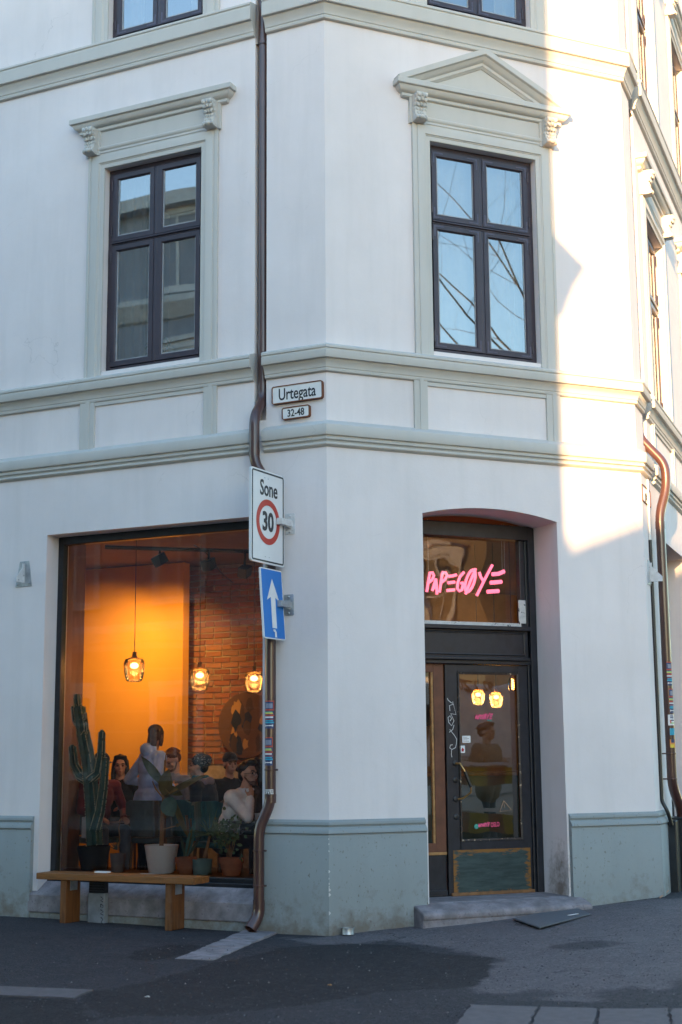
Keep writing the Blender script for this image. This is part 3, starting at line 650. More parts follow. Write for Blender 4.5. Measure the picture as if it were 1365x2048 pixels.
# sidelight (brown) left of the leaf
lx0, lx1 = 1.452, 2.392
mb = MB(); mb.box(xa+.07, lx0-.125, yD+.0, yD+.055, .655, .74); mb.box(xa+.07, lx0-.125, yD, yD+.055, 2.39, 2.475); mb.box(lx0-.125, lx0-.012, yD, yD+.055, .655, 2.475); mb.build('sidelight_frame', MP['doorbrown'], DR, X=FC, bevel=.005)
sheet(xa+.07, lx0-.12, yD+.03, .73, 2.40).build('sidelight_pane', GLD, DR, X=FC, fix=False)
mb = MB(); mb.box(lx0-.150, lx0-.126, yD+.004, yD+.03, .74, 2.39); mb.box(xa+.07, lx0-.012, yD-.008, yD+.03, .628, .654); mb.build('worn_bead', M('bare_wood', (.33, .17, .06), .6, var=.35, vs=14), DR, X=FC, bevel=.003)
mb = MB(); mb.box(xa+.07, lx0-.012, yD+.01, yD+.05, zs, .628); mb.box(xa+.07, lx0-.012, yD-.01, yD+.012, zs, zs+.06); mb.build('sidelight_panel', MP['doorpaint'], DR, X=FC, bevel=.004)
# door leaf
pz0, pz1, px0, px1 = .752, 2.392, 1.588, 2.282
mb = MB(); yl = yD-.015
mb.box(lx0, px0, yl, yl+.05, zs+.012, 2.470); mb.box(px1, lx1, yl, yl+.05, zs+.012, 2.470); mb.box(px0, px1, yl, yl+.05, pz1, 2.470); mb.box(px0, px1, yl, yl+.05, zs+.012, pz0)
mb.build('leaf', MP['doorpaint'], DR, X=FC, bevel=.005)
mb = MB(); mb.sweep([Vector(p) for p in ((px0, yl, pz0), (px1, yl, pz0), (px1, yl, pz1), (px0, yl, pz1))], (0, -1, 0), [(0, .010), (.018, .006), (.018, 0), (0, -.02), (-.004, -.02), (-.004, .006)], closed=True); mb.build('glazing_bead', M('worn_bead_paint', (.035, .025, .022), .5, var=.5, vs=25, speck=((.40, .30, .20), 30, .62)), DR, X=FC)
sheet(px0, px1, yl+.022, pz0, pz1).build('pane', GLD, DR, X=FC, fix=False)
mb = MB(); mb.box(1.50, 2.366, yl-.006, yl-.001, .245, .668); mb.build('kick_plate', worn_plate(), DR, X=FC, bevel=.002)
mb = MB(); mb.box(1.47, 2.392, yl-.03, yl, zs+.001, zs+.032); mb.build('weather_bar', M('bare_wood_bar', (.21, .10, .04), .6, var=.3, vs=12), DR, X=FC, bevel=.004)
mb = MB()                                        # bow handle with black grip
h0, h1 = Vector((1.545, yl-.012, 1.50)), Vector((1.560, yl-.012, 1.155)); hp_ = [h0, Vector((1.57, yl-.055, 1.50)), Vector((1.60, yl-.085, 1.43)), Vector((1.66, yl-.10, 1.27)), Vector((1.665, yl-.09, 1.22)), Vector((1.60, yl-.05, 1.165)), h1]
mb.tube(hp_, .0095, 8); mb.build('handle', M('brass', (.55, .32, .12), .3, metal=.9, var=.15), DR, X=FC, smooth=50)
mb = MB(); mb.tube([hp_[2].lerp(hp_[3], .05), hp_[3]], .0155, 10); mb.build('handle_grip', MP['blackm'], DR, X=FC, smooth=50)
for z in (1.50, 1.155, 1.34, .985):
    mb = MB(); mb.lathe([(.030, 0), (.030, .006), (.022, .012), (.010, .013)], (1.545, yl, z), 14, Matrix.Rotation(R(90), 3, 'X')); mb.build('rosette', MP['blackm'], DR, X=FC, smooth=40)
# stickers on the door glass
pap = M('paper_white', (.75, .75, .75), .6, var=.03)
x, z = S(FC, 933, 1478.5, -DD); mb = MB(); mb.box(x-.046, x+.046, yl+.012, yl+.014, z-.034, z+.034); o = mb.build('notice', pap, DR, X=FC)
for k in range(4):
    mb = MB(); mb.box(x-.036, x+.010+.02*(k % 2), yl+.0112, yl+.0118, z+.018-.013*k, z+.021-.013*k); mb.build('notice_line', MP['ink'], DR, X=FC)
x, z = S(FC, 925.5, 1498.5, -DD); mb = MB(); mb.box(x-.026, x+.026, yl+.012, yl+.014, z-.036, z+.036); mb.build('sticker', pap, DR, X=FC)
mb = MB(); mb.prism([(x-.018, yl+.0114, z-.006), (x-.012, yl+.0114, z-.006), (x-.012, yl+.0114, z-.022), (x+.012, yl+.0114, z-.022), (x+.012, yl+.0114, z-.006), (x+.018, yl+.0114, z-.006), (x, yl+.0114, z+.016)], (0, .0005, 0)); mb.build('house_mark', M('red_print', (.45, .02, .03), .5), DR, X=FC)
# brush lettering: strokes of the cafe name in a box about 162 x 50 units
def brush():
    P = []
    def s(*pts, w=1.0): P.append((pts, w))
    T = lambda q: [((a-115)/700, (820-b)/700) for a, b in q]
    s(*T([(152, 655), (138, 720), (124, 795)])); s(*T([(148, 650), (178, 645), (188, 668), (172, 700), (142, 722)]))
    s(*T([(205, 690), (190, 735), (172, 785)])); s(*T([(204, 690), (209, 740), (212, 812)])); s(*T([(182, 765), (207, 760)]), w=.7)
    s(*T([(262, 642), (248, 720), (234, 795)])); s(*T([(260, 640), (292, 640), (303, 660), (285, 692), (254, 716)]))
    s(*T([(316, 668), (350, 662), (386, 652)])); s(*T([(308, 718), (370, 710)])); s(*T([(298, 778), (366, 770)]))
    s(*T([(452, 628), (418, 662), (396, 712), (390, 760), (408, 778), (430, 768), (442, 715)])); s(*T([(418, 716), (444, 712)]), w=.8)
    s(*[((505+40*math.cos(g)*1.0+28*math.sin(g)*.9-115)/700, (820-(695-88*math.sin(g)-8*math.cos(g)))/700) for g in np.linspace(0, 6.4, 18)])
    s(*T([(462, 800), (505, 700), (556, 596)]))
    s(*T([(586, 622), (600, 660), (622, 692)])); s(*T([(706, 560), (640, 668), (560, 808)]))
    s(*T([(702, 634), (760, 628), (812, 606)]), w=1.3); s(*T([(684, 702), (786, 690)]), w=1.3); s(*T([(654, 774), (758, 764)]), w=1.3)
    return P
def brush_mesh(mb, x0, z0, wid, y, r, slope=0.0, flat=.6, n=8):
    for pts, w in brush():
        mb.tube([(x0+u*wid, y, z0+v*wid+slope*u*wid) for u, v in pts], r*w, n, flat=(Vector((0, 1, 0)), flat))
pinkdecal = M('pink_vinyl', (.80, .10, .22), .45, var=.05)
x, z = S(FC, 951, 1440, -DD); x2, _ = S(FC, 986.5, 1440, -DD)
mb = MB(); brush_mesh(mb, x, z, x2-x, yl+.014, .0058, flat=.15, n=5); mb.build('lettering', pinkdecal, DR, X=FC)
teal = M('teal_vinyl', (.10, .50, .42), .5, var=.05)
x_, z_ = S(FC, 979, 1441, -DD); text('lettering', 'VINO', FC, x_, z_, yl+.013, .026, teal, DR, .9)
x, z = S(FC, 957, 1655, -DD); x2, _ = S(FC, 999, 1655, -DD)
mb = MB(); brush_mesh(mb, x, z, (x2-x)*.56, yl+.014, .0046, slope=.03, flat=.15, n=5); mb.build('lettering', pinkdecal, DR, X=FC)
text('lettering', 'OSLO', FC, x+(x2-x)*.80, z+.022, yl+.013, .062, pinkdecal, DR, .62, bold=.0015, rot=-.06)
text('lettering', '@', FC, x-.022, z+.012, yl+.013, .045, teal, DR, 1.0, bold=.001)
# scribbles: white paint pen on the stile, triangle on the glass
def scribble(name, pts, r, mat, y):
    mb = MB(); mb.tube([(*(lambda q: (q[0], y, q[1]))(S(FC, 840+a/6.2045, 1300+b/6.2045, -y)),) for a, b in pts], r, 5, flat=(Vector((0, 1, 0)), .25)); return mb.build(name, mat, DR, X=FC)
chalk = M('paint_pen', (.62, .62, .63), .7, var=.15)
y_ = yl-.001
scribble('graffiti', [(343, 598), (352, 622), (385, 650), (415, 665), (408, 640)], .0035, chalk, y_)
scribble('graffiti', [(375, 755), (368, 690), (418, 672), (450, 800), (385, 790), (425, 880), (395, 940), (360, 900), (350, 840), (375, 815), (395, 850), (375, 880)], .0035, chalk, y_)
scribble('graffiti', [(425, 930), (410, 985), (365, 1022)], .0032, chalk, y_); scribble('graffiti', [(372, 985), (430, 1060), (458, 1105), (455, 1160), (445, 1210), (400, 1235), (372, 1215), (380, 1180), (408, 1175)], .003, chalk, y_)
scribble('graffiti', [(395, 1240), (392, 1300), (400, 1330)], .0025, chalk, y_)
tri = [(1050, 630), (1145, 742), (1003, 765), (1050, 630)]
mb = MB(); mb.tube([(*(lambda q: (q[0], yl+.014, q[1]))(S(FC, 840+a/6.2045, 1500+b/6.2045, -yl)),) for a, b in tri], .0045, 5, flat=(Vector((0, 1, 0)), .2)); mb.tube([(*(lambda q: (q[0], yl+.014, q[1]))(S(FC, 840+a/6.2045, 1500+b/6.2045, -yl)),) for a, b in ((1052, 660), (1060, 712))], .003, 5); mb.build('graffiti', M('tan_paint_pen', (.42, .30, .20), .7), DR, X=FC)
# stone doorstep and the floor of the recess
mb = MB()
prof = [(0, .277), (.10, .262), (.20, .232), (.235, .218), (.25, .195), (.245, .165), (.235, .15), (.232, -.1), (0, -.1)]
mb.prism([(.80, -p-GF, z-.042) for p, z in prof], (1.80, 0, 0)); mb.box(DOOR[0]-.01, DOOR[1]+.01, -GF, DD+.1, -.1, .236)
tag(mb.build('doorstep', MP['granite_pale'], None, bevel=.015), 'worn grey granite doorstep in front of the black entrance door', 'doorstep')
# ------------------------------------------------------------------ downpipes
def bend(path, r=.06, n=6):
    """round the corners of a polyline"""
    path = [Vector(p) for p in path]; out = [path[0]]
    for i in range(1, len(path)-1):
        a, p, b = path[i-1], path[i], path[i+1]; k = min(r, (a-p).length*.49, (b-p).length*.49)
        s_, e = p+(a-p).normalized()*k, p+(b-p).normalized()*k
        for j in range(n+1):
            t = j/n; out.append(s_.lerp(p, t).lerp(p.lerp(e, t), t))
    return out+[path[-1]]
def pipe_clip(th, F, x, p, z, r, m=None):
    mb = MB(); mb.lathe([(r+.002, -.010), (r+.006, -.006), (r+.006, .006), (r+.002, .010)], (x, -p, z), 20, caps=False)
    mb.box(x-.012, x+.012, -p+r, 0.0, z-.007, z+.007); mb.tube([(x+r+.002, -p, z), (x+r+.026, -p, z)], .009, 8); mb.build('clip', m or MP['pipe'], th, X=F, smooth=40)
def sleeve(th, F, x, p, z0, z1, r): 
    mb = MB(); mb.lathe([(r, z0), (r+.003, z0), (r+.003, z1), (r, z1)], (x, -p, 0), 20, caps=False); mb.build('sleeve', MP['pipe'], th, X=F, smooth=40)
PR = .050
DP = thing('downpipe', 'brown metal downpipe between the shop window and the cut corner', 'downpipe', FL @ Vector((-.60, -.1, .05)))
xt = -.722
path = [(xt, .055, 13.0), (xt, .055, 5.02), (-.700, -.150, 4.80), (-.700, -.150, 4.36), (-.545, -.105, 4.10), (-.545, -.105, 1.16), (-.640, -.150, .93), (-.640, -.150, .22)]
mb = MB(); mb.tube(bend(path, .09), PR, 20); mb.build('pipe', MP['pipe'], DP, X=FL, smooth=50)
mb = MB(); sp = bend([(-.640, -.150, .30), (-.640, -.150, .16), (-.675, -.245, .045)], .10)
mb.tube(sp, [PR+.004]*(len(sp)-1)+[PR+.008], 20, caps=False); mb.tube(sp, [PR-.001]*(len(sp)-1)+[PR+.003], 20, caps=False); mb.build('spout', MP['pipe'], DP, X=FL, smooth=50)
mb = MB(); c_ = sp[-2].lerp(sp[-1], .2); mb.tube([c_, c_+(sp[-1]-sp[-2])*.1], PR, 16); mb.build('spout_inside', MP['blackm'], DP, X=FL)
for z, x, p in ((1.46, -.545, .105), (.735, -.640, .150), (.425, -.640, .150)): pipe_clip(DP, FL, x, p, z, PR)
sleeve(DP, FL, -.545, .105, 1.16, 1.24, PR); sleeve(DP, FL, -.70, .150, 4.42, 4.50, PR); sleeve(DP, FL, xt, -.055, 8.05, 8.14, PR); sleeve(DP, FL, xt, -.055, 5.50, 5.60, PR); sleeve(DP, FL, -.545, .105, 3.4, 3.48, PR)
DPR = thing('downpipe', 'brown metal downpipe on the receding right facade beside the sunlit corner', 'downpipe', FR @ Vector((.58, -.1, .4)))
pathr = [(.585, .07, 13.0), (.585, .07, 4.98), (.60, -.20, 4.66), (.60, -.20, 4.40), (.545, -.125, 4.12), (.545, -.125, 1.25), (.83, -.165, .98), (.83, -.165, .72)]
mb = MB(); mb.tube(bend(pathr, .11), PR, 20); mb.build('pipe', MP['pipe'], DPR, X=FR, smooth=50)
for z in (1.58, 1.32): pipe_clip(DPR, FR, .545, .125, z, PR)
sleeve(DPR, FR, .545, .125, 3.95, 4.03, PR); sleeve(DPR, FR, .585, -.07, 8.1, 8.2, PR)
# thin black cable conduit beside it, and the black steel cabinet where both end
mb = MB(); mb.tube(bend([(.30, -.050, 3.80), (.30, -.050, 1.10), (.30, -.105, 1.0), (.36, -.13, .86)], .05), .020, 8)
tag(mb.build('conduit', MP['blackm'], X=FR, smooth=50), 'thin black cable conduit running down beside the far downpipe', 'conduit')
mb = MB(); mb.tube([(.30, -.050, 3.80), (.30, -.050, 4.45)], .012, 8)
tag(mb.build('conduit', M('painted_conduit', (.66, .67, .65), .6), X=FR, smooth=50), 'short wall coloured conduit above the black one, under the far cornice', 'conduit')
mb = MB(); cab = thing('cabinet', 'black steel boxing around the foot of the far downpipe', 'cabinet', FR @ Vector((.7, -.15, .15)))
dkc = M('cabinet_paint', (.010, .014, .018), .4, var=.4, vs=12, speck=((.2, .2, .2), 40, .74))
mb.box(.40, .60, -.17, -.06, .05, .905); mb.build('housing', dkc, cab, X=FR, bevel=.012)
mb = MB(); mb.box(.615, 1.02, -.235, -.06, .05, .90); mb.box(.64, 1.0, -.245, -.235, .08, .87); mb.build('door', dkc, cab, X=FR, bevel=.01)
mb = MB(); mb.tube([(.97, -.245, .55), (.97, -.262, .55)], .018, 10); mb.build('knob', MP['blackm'], cab, X=FR)
mb = MB(); mb.box(.60, 1.03, -.250, -.05, .90, .925); mb.build('lid', dkc, cab, X=FR, bevel=.006)

# stickers wrapped round the pipes
def sticker(par, F, x, p, z0, z1, g0, g1, mat, lift=.0012, n=6, r=PR):
    mb = MB()
    for i in range(n):
        a, b = g0+(g1-g0)*i/n, g0+(g1-g0)*(i+1)/n; q = r+lift
        P = lambda g, z: (x+q*math.sin(g), -p-q*math.cos(g), z)
        mb.quad(P(a, z0), P(b, z0), P(b, z1), P(a, z1))
    return mb.build('sticker', mat, par, X=F, smooth=80)
SK = {k: M('sticker_'+k, c, .5, var=.08) for k, c in dict(red=(.42, .06, .04), navy=(.03, .05, .13), green=(.30, .50, .20), yellow=(.75, .55, .05), cyan=(.02, .32, .48), white=(.72, .70, .70), orange=(.7, .25, .05), grey=(.22, .24, .32)).items()}
def poster(par, F, x, p, ztop, h, g0, g1):
    gm = lambda t: g0+(g1-g0)*t
    sticker(par, F, x, p, ztop-h, ztop, g0, g1, SK['navy'], .0010)
    for a, b, c, d, k in ((.0, .04, 0, 1, 'red'), (.0, .30, .92, 1, 'red'), (.30, .36, 0, 1, 'red'), (.40, .45, 0, .85, 'green'), (.45, .475, 0, .9, 'yellow'), (.50, .56, 0, 1, 'red'), (.57, .62, 0, .9, 'white'), (.66, .68, 0, 1, 'red'), (.70, .74, .1, .9, 'cyan'), (.76, .81, 0, 1, 'cyan'), (.10, .27, .2, .85, 'grey'), (.88, .91, .2, .8, 'white'), (.86, .93, .1, .22, 'white'), (.86, .93, .78, .9, 'white')):
        sticker(par, F, x, p, ztop-h*b, ztop-h*a, gm(c), gm(d), SK[k], .0022)
for px_, py_ in ((1401, 1457), (1474, 1531)):
    zt = S(FL, 545, px_, .15)[1]; zb_ = S(FL, 545, py_, .15)[1]
    poster(DP, FL, -.545, .105, zt, zt-zb_, R(-50 if px_ == 1401 else -55), R(68 if px_ == 1401 else 52))
za = S(FL, 545, 1579, .15)[1]; zb_ = S(FL, 545, 1592, .15)[1]
sticker(DP, FL, -.545, .105, zb_, za, R(-45), R(60), SK['white'], .0014)
def pipe_text(par, F, body, x, p, z, g, size, mat, sx=.8):
    Mx = F @ Matrix.Translation((x, -p, z)) @ Matrix.Rotation(g, 4, 'Z') @ Matrix.Translation((0, -PR-.0022, 0))
    text('lettering', body, F, 0, 0, 0, size, mat, par, sx, .0006, depth=.0003, M=Mx)
for i, (cch, g) in enumerate(zip('BABY', (-26, -2, 22, 46))): pipe_text(DP, FL, cch, -.545, .105, zb_+.021, R(g), .040, MP['ink'], .85)
for g in (-34, -20, -6, 8, 22, 36, 50): sticker(DP, FL, -.545, .105, za-.020, za-.006, R(g-3.5), R(g+4), MP['ink'], .0022, 2)
for a, b, g0, g1, k in ((1320, 1368, -30, 50, None), (1374, 1424, -15, 60, None)):
    zt = S(FR, 1330, a, .16)[1]; z2 = S(FR, 1330, b, .16)[1]; poster(DPR, FR, .545, .125, zt, zt-z2, R(g0-55), R(g1-60))
for a, b, g0, g1, k in ((1427, 1449, -95, -10, 'white'), (1455, 1469, -80, -10, 'cyan'), (1478, 1495, -85, -5, 'orange')):
    zt = S(FR, 1330, a, .16)[1]; z2 = S(FR, 1330, b, .16)[1]; sticker(DPR, FR, .545, .125, z2, zt, R(g0), R(g1), SK[k], .0016)
    if k == 'white':
        for j, kk in enumerate(('navy', 'white', 'green')): sticker(DPR, FR, .545, .125, z2+(zt-z2)*(.40-.12*j), z2+(zt-z2)*(.52-.12*j), R(-70), R(-15), SK[kk], .0026)
        sticker(DPR, FR, .545, .125, z2+(zt-z2)*.2, z2+(zt-z2)*.5, R(-72), R(-58), SK['red'], .003)
        for j in (0, 1): sticker(DPR, FR, .545, .125, z2+(zt-z2)*(.66+.16*j), z2+(zt-z2)*(.76+.16*j), R(-70), R(-25), SK['navy'], .0026)
    if k == 'orange':
        sticker(DPR, FR, .545, .125, z2, z2+(zt-z2)*.4, R(-80), R(-30), SK['yellow'], .0026); sticker(DPR, FR, .545, .125, z2+(zt-z2)*.6, zt, R(-70), R(-20), SK['navy'], .0026)

# ------------------------------------------------------------------ signs
def rrect(w, h, r, n=5):
    pts = []
    for cx, cz, g0 in ((w/2-r, h/2-r, 0), (-w/2+r, h/2-r, 90), (-w/2+r, -h/2+r, 180), (w/2-r, -h/2+r, 270)):
        for k in range(n+1): g = R(g0+90*k/n); pts.append((cx+r*math.cos(g), cz+r*math.sin(g)))
    return pts
def plate(mb, w, h, r, y0, y1): mb.prism([(a, y0, b) for a, b in rrect(w, h, r)], (0, y1-y0, 0)); return mb
def ringm(mb, w, h, r, t, y0, y1):
    o, i = rrect(w, h, r), rrect(w-2*t, h-2*t, max(r-t, .001)); n = len(o)
    for k in range(n):
        j = (k+1) % n; A = [(o[k][0], y0, o[k][1]), (o[j][0], y0, o[j][1]), (i[j][0], y0, i[j][1]), (i[k][0], y0, i[k][1])]; mb.quad(*A); mb.quad(*[(a, y1, b) for a, _, b in A[::-1]]); mb.quad(A[0], A[1], (o[j][0], y1, o[j][1]), (o[k][0], y1, o[k][1])); mb.quad(A[3], A[2], (i[j][0], y1, i[j][1]), (i[k][0], y1, i[k][1]))
    return mb
rust = M('rust', (.16, .055, .025), .8, var=.4, vs=30, bmp=.3)
MP['enamel'] = M('enamel_weathered', (.74, .73, .72), .3, var=.05, vs=8, speck=((.35, .18, .10), 9, .70))
def name_sign(F, px, py, w, h, body, size, sx, label, p=.030, bold=.0016, tilt=0.0, rim=rust):
    x, z = S(F, px, py, p); T = F @ Matrix.Translation((x, -p, z)) @ Matrix.Rotation(tilt, 4, 'Y')
    th = thing('street_sign', label, 'sign', F @ Vector((x, -p, z-h/2)))
    plate(MB(), w, h, .022, -.0, .032).build('plate', MP['enamel'], th, X=T)
    ringm(MB(), w+.006, h+.006, .024, .010, -.006, .034).build('rim', rim, th, X=T)
    text('lettering', body, F, 0, 0, 0, size, MP['ink'], th, sx, bold, M=T @ Matrix.Translation((0, -.0012, -.004)))
    return th
name_sign(FL, 594.5, 785, .545, .172, 'Urtegata', .165, .70, 'white enamel street name plate reading Urtegata on the corner wall', tilt=R(-.6))
name_sign(FL, 592, 824.5, .295, .115, '32-48', .100, .80, 'small white house number plate reading 32-48 below the street name', bold=.0015, tilt=R(-.8))
name_sign(FR, 1293, 992, .50, .175, 'gata', .15, .62, 'street name plate seen edge on at the far corner under the cornice', p=.04)

def wall_arm(th, F, x, z, reach, mat, sign_w):
    """wall plate with a welded arm that carries a sign standing off the wall"""
    mb = MB(); plate(mb, .105, .20, .014, -.008, 0); T = F @ Matrix.Translation((x, -GF, z)); mb.build('wall_plate', mat, th, X=T, bevel=.002)
    for dz in (.075, -.075): MB().lathe([(.011, 0), (.011, .008), (.004, .012)], (0, -.008, dz), 8, Matrix.Rotation(R(90), 3, 'X')).build('bolt', mat, th, X=T)
    mb = MB(); mb.prism([(.018, -.008, -.045), (.018, -.008, .040), (.012, -reach*.5, .034), (.012, -reach*.5, -.038)], (-.016, 0, 0)); mb.box(-.03, .03, -reach, -.008, -.032, .026); mb.build('arm', mat, th, X=T, bevel=.003)
chip = M('chipped_white_paint', (.60, .60, .61), .6, var=.12, vs=18, speck=((.12, .12, .14), 28, .66))
# zone sign: it hangs out from the wall, its face turned towards the street
def sign_frame(F, px, py, p, yaw, roll=0.0):
    x, z = S(F, px, py, p); return F @ Matrix.Translation((x, -p, z)) @ Matrix.Rotation(yaw, 4, 'Z') @ Matrix.Rotation(roll, 4, 'Y'), (x, z)
ZS_YAW = R(88)
T, (x, z) = sign_frame(FL, 536.5, 1035, .40, ZS_YAW, R(0))
ZS = thing('zone_sign', 'white rectangular sign reading Sone with a red ringed 30', 'sign', T @ Vector((0, 0, -.43)))
zw, zh = .60, .870
plate(MB(), zw, zh, .03, 0, .022).build('plate', M('sign_white', (.70, .70, .71), .35, var=.03), ZS, X=T)
ringm(MB(), zw-.030, zh-.030, .024, .014, -.0025, .001).build('border', MP['ink'], ZS, X=T)
text('lettering', 'Sone', FL, 0, 0, 0, .205, MP['ink'], ZS, .78, .003, M=T @ Matrix.Translation((.012, -.0015, .262)))
mb = MB(); nn = 48
for k in range(nn):
    a, b = 6.2832*k/nn, 6.2832*(k+1)/nn; q = lambda g, r: (r*math.cos(g), -.002, r*math.sin(g)-.045)
    mb.quad(q(a, .155), q(b, .155), q(b, .212), q(a, .212))
mb.build('red_ring', M('sign_red', (.45, .03, .015), .35, var=.06), ZS, X=T)
text('lettering', '30', FL, 0, 0, 0, .245, MP['ink'], ZS, .84, .007, M=T @ Matrix.Translation((-.002, -.0015, -.050)))
for dx, dz in ((-.06, .365), (.0, .362), (-.05, -.372), (.02, -.372)): MB().ball((dx, -.001, dz), .005, 6).build('rivet', MP['galv'], ZS, X=T)
mb = MB(); mb.box(-.05, zw/2-.01, .022, .055, .02, .08); mb.box(-.05, zw/2-.01, .022, .055, -.26, -.20); mb.build('rear_channel', MP['galv'], ZS, X=T, bevel=.002)
xw, zw_ = S(FL, 581, 1048, GF); wall_arm(ZS, FL, xw, zw_, .22, chip, 0)
mb = MB(); mb.tube([FL @ Vector((xw, -GF-.20, zw_)), T @ Vector((zw/2-.10, .045, .03))], .02, 8); mb.build('bracket', MP['galv'], ZS, smooth=40)
# one-way sign below it, turned a little and leaning
T, (x, z) = sign_frame(FL, 546.5, 1208, .31, R(88), 0)
T = T @ Matrix.Rotation(R(-4.0), 4, 'X')
OW = thing('one_way_sign', 'narrow blue sign with a white upward arrow hanging below the zone sign', 'sign', T @ Vector((0, 0, -.33)))
ow, oh = .385, .655
plate(MB(), ow, oh, .016, 0, .018).build('plate', M('sign_edge_white', (.70, .70, .71), .35, var=.03), OW, X=T)
plate(MB(), ow-.022, oh-.022, .012, -.0022, .0005).build('blue_field', M('sign_blue', (.004, .155, .52), .35, var=.04), OW, X=T)
mb = MB(); aw = [(-.040, -.225), (.040, -.225), (.040, .062), (.110, .030), (.0, .235), (-.110, .030), (-.040, .062)]
mb.prism([(a, -.0045, b) for a, b in aw], (0, .001, 0)); mb.build('arrow', SK['white'], OW, X=T)
mb = MB(); mb.prism([(a, -.0048, b) for a, b in ((-.030, -.240), (.005, -.236), (.028, -.262), (.030, -.318), (.012, -.300), (-.004, -.318), (.0, -.262), (-.02, -.258))], (0, .001, 0)); mb.build('torn_sticker', SK['white'], OW, X=T)
mb = MB(); mb.box(-.03, ow/2-.01, .018, .045, -.05, .01); mb.build('rear_channel', MP['galv'], OW, X=T, bevel=.002)
xw, zw_ = S(FL, 579, 1210, GF); wall_arm(OW, FL, xw, zw_, .20, MP['galv'], 0)
mb = MB(); mb.tube([FL @ Vector((xw, -GF-.18, zw_)), T @ Vector((ow/2-.04, .035, -.02))], .018, 8); mb.build('bracket', MP['galv'], OW, smooth=40)

# ------------------------------------------------------------------ wall brackets (old sign or lamp anchors)
def anchor(F, pts, T, label):
    th = thing('wall_bracket', label, 'bracket', T @ Vector((0, 0, -.14)))
    mb = MB(); mb.prism([(-.105, 0, -.135), (.105, 0, -.130), (.062, 0, .135), (-.055, 0, .130)], (0, -.008, 0)); mb.build('back_plate', MP['galv'], th, X=T, bevel=.002)
    mb = MB(); mb.prism([(.012, -.008, .105), (.012, -.008, -.095), (.012, -.14, -.095), (.012, -.14, -.045), (.012, -.035, .065), (.012, -.035, .105)], (-.010, 0, 0)); mb.box(-.02, .014, -.016, -.008, -.10, .11); mb.build('fin', chip, th, X=T, bevel=.002)
    for a, b in ((-.078, -.108), (.072, -.103), (0, .112)): MB().lathe([(.010, 0), (.010, .007), (.003, .011)], (a, -.008, b), 8, Matrix.Rotation(R(90), 3, 'X')).build('bolt', MP['galv'], th, X=T)
    return th
x, z = S(FL, 49, 1148, GF); anchor(FL, 0, FL @ Matrix.Translation((x, -GF, z)), 'galvanised triangular wall bracket left of the shop window')
x, z = S(FR, 1297, 1145, GF); anchor(FR, 0, FR @ Matrix.Translation((x+.02, -GF, z)) , 'white triangular wall bracket beside the far downpipe')

# ------------------------------------------------------------------ bench
def wood_mat(name, a, b_, sc=(3, 22, 22), rough=.55, wear=.3):
    m, t, b = nt(name)
    g = noise(t, 1.0, 6, .6, None)
    tc = nd(t, 'TexCoord'); mp = nd(t, 'Mapping'); mp.inputs['Scale'].default_value = sc; t.links.new(tc.outputs['Object'], mp.inputs[0])
    c = ramp(t, noise(t, 1.6, 7, .65, mp.outputs[0], .8), [(.32, c4(a, .8)), (.68, c4(b_))])
    c = mixc(t, ramp(t, noise(t, 4, 6, .7), [(.55, (0, 0, 0, 1)), (.75, (wear, wear, wear, 1))]), c, (.20, .15, .12, 1))
    t.links.new(c, b.inputs['Base Color']); b.inputs['Roughness'].default_value = rough; bump(t, b, noise(t, 2.2, 5, .6, mp.outputs[0]), .15, .003); return m
BW = wood_mat('bench_wood', (.17, .060, .011), (.29, .112, .027), (1.5, 20, 20))
LGW = wood_mat('bench_leg_wood', (.11, .036, .007), (.20, .072, .017), (20, 20, 2.0))
zb = ground_z(-1.9, 1.9)
BN = thing('bench', 'oiled wooden bench with plank legs in front of the shop window', 'bench', FL @ Vector((-2.03, -.26, zb)), rz=-AL)
def bx(p0, p1, za, zb_, mat, nm, bev=.008, X=FL, x0=0, x1=0): mb = MB(); mb.box(x0, x1, -p1, -p0, za, zb_); return mb.build(nm, mat, BN, X=X, bevel=bev)
bx(.105, .385, .432, .492, BW, 'seat_plank', .006, x0=-2.965, x1=-1.19)
for lx in (-2.66, -1.475):
    bx(.13, .36, ground_z(-1.9, 1.9)-.01, .431, LGW, 'leg', .006, x0=lx-.035, x1=lx+.035)
    for dx in (-.055, .055):
        mb = MB(); mb.box(lx+dx-.02*(1 if dx > 0 else 1), lx+dx+.02, -.30, -.19, .418, .4315); mb.box(lx+(.0352 if dx > 0 else -.0412), lx+(.0412 if dx > 0 else -.0352), -.30, -.19, .33, .4315); mb.build('angle_iron', MP['galv'], BN, X=FL)
bx(.105, .12, .4925, .4935, M('worn_label', (.6, .58, .55), .7), 'worn_label', 0, x0=-1.95, x1=-1.78)
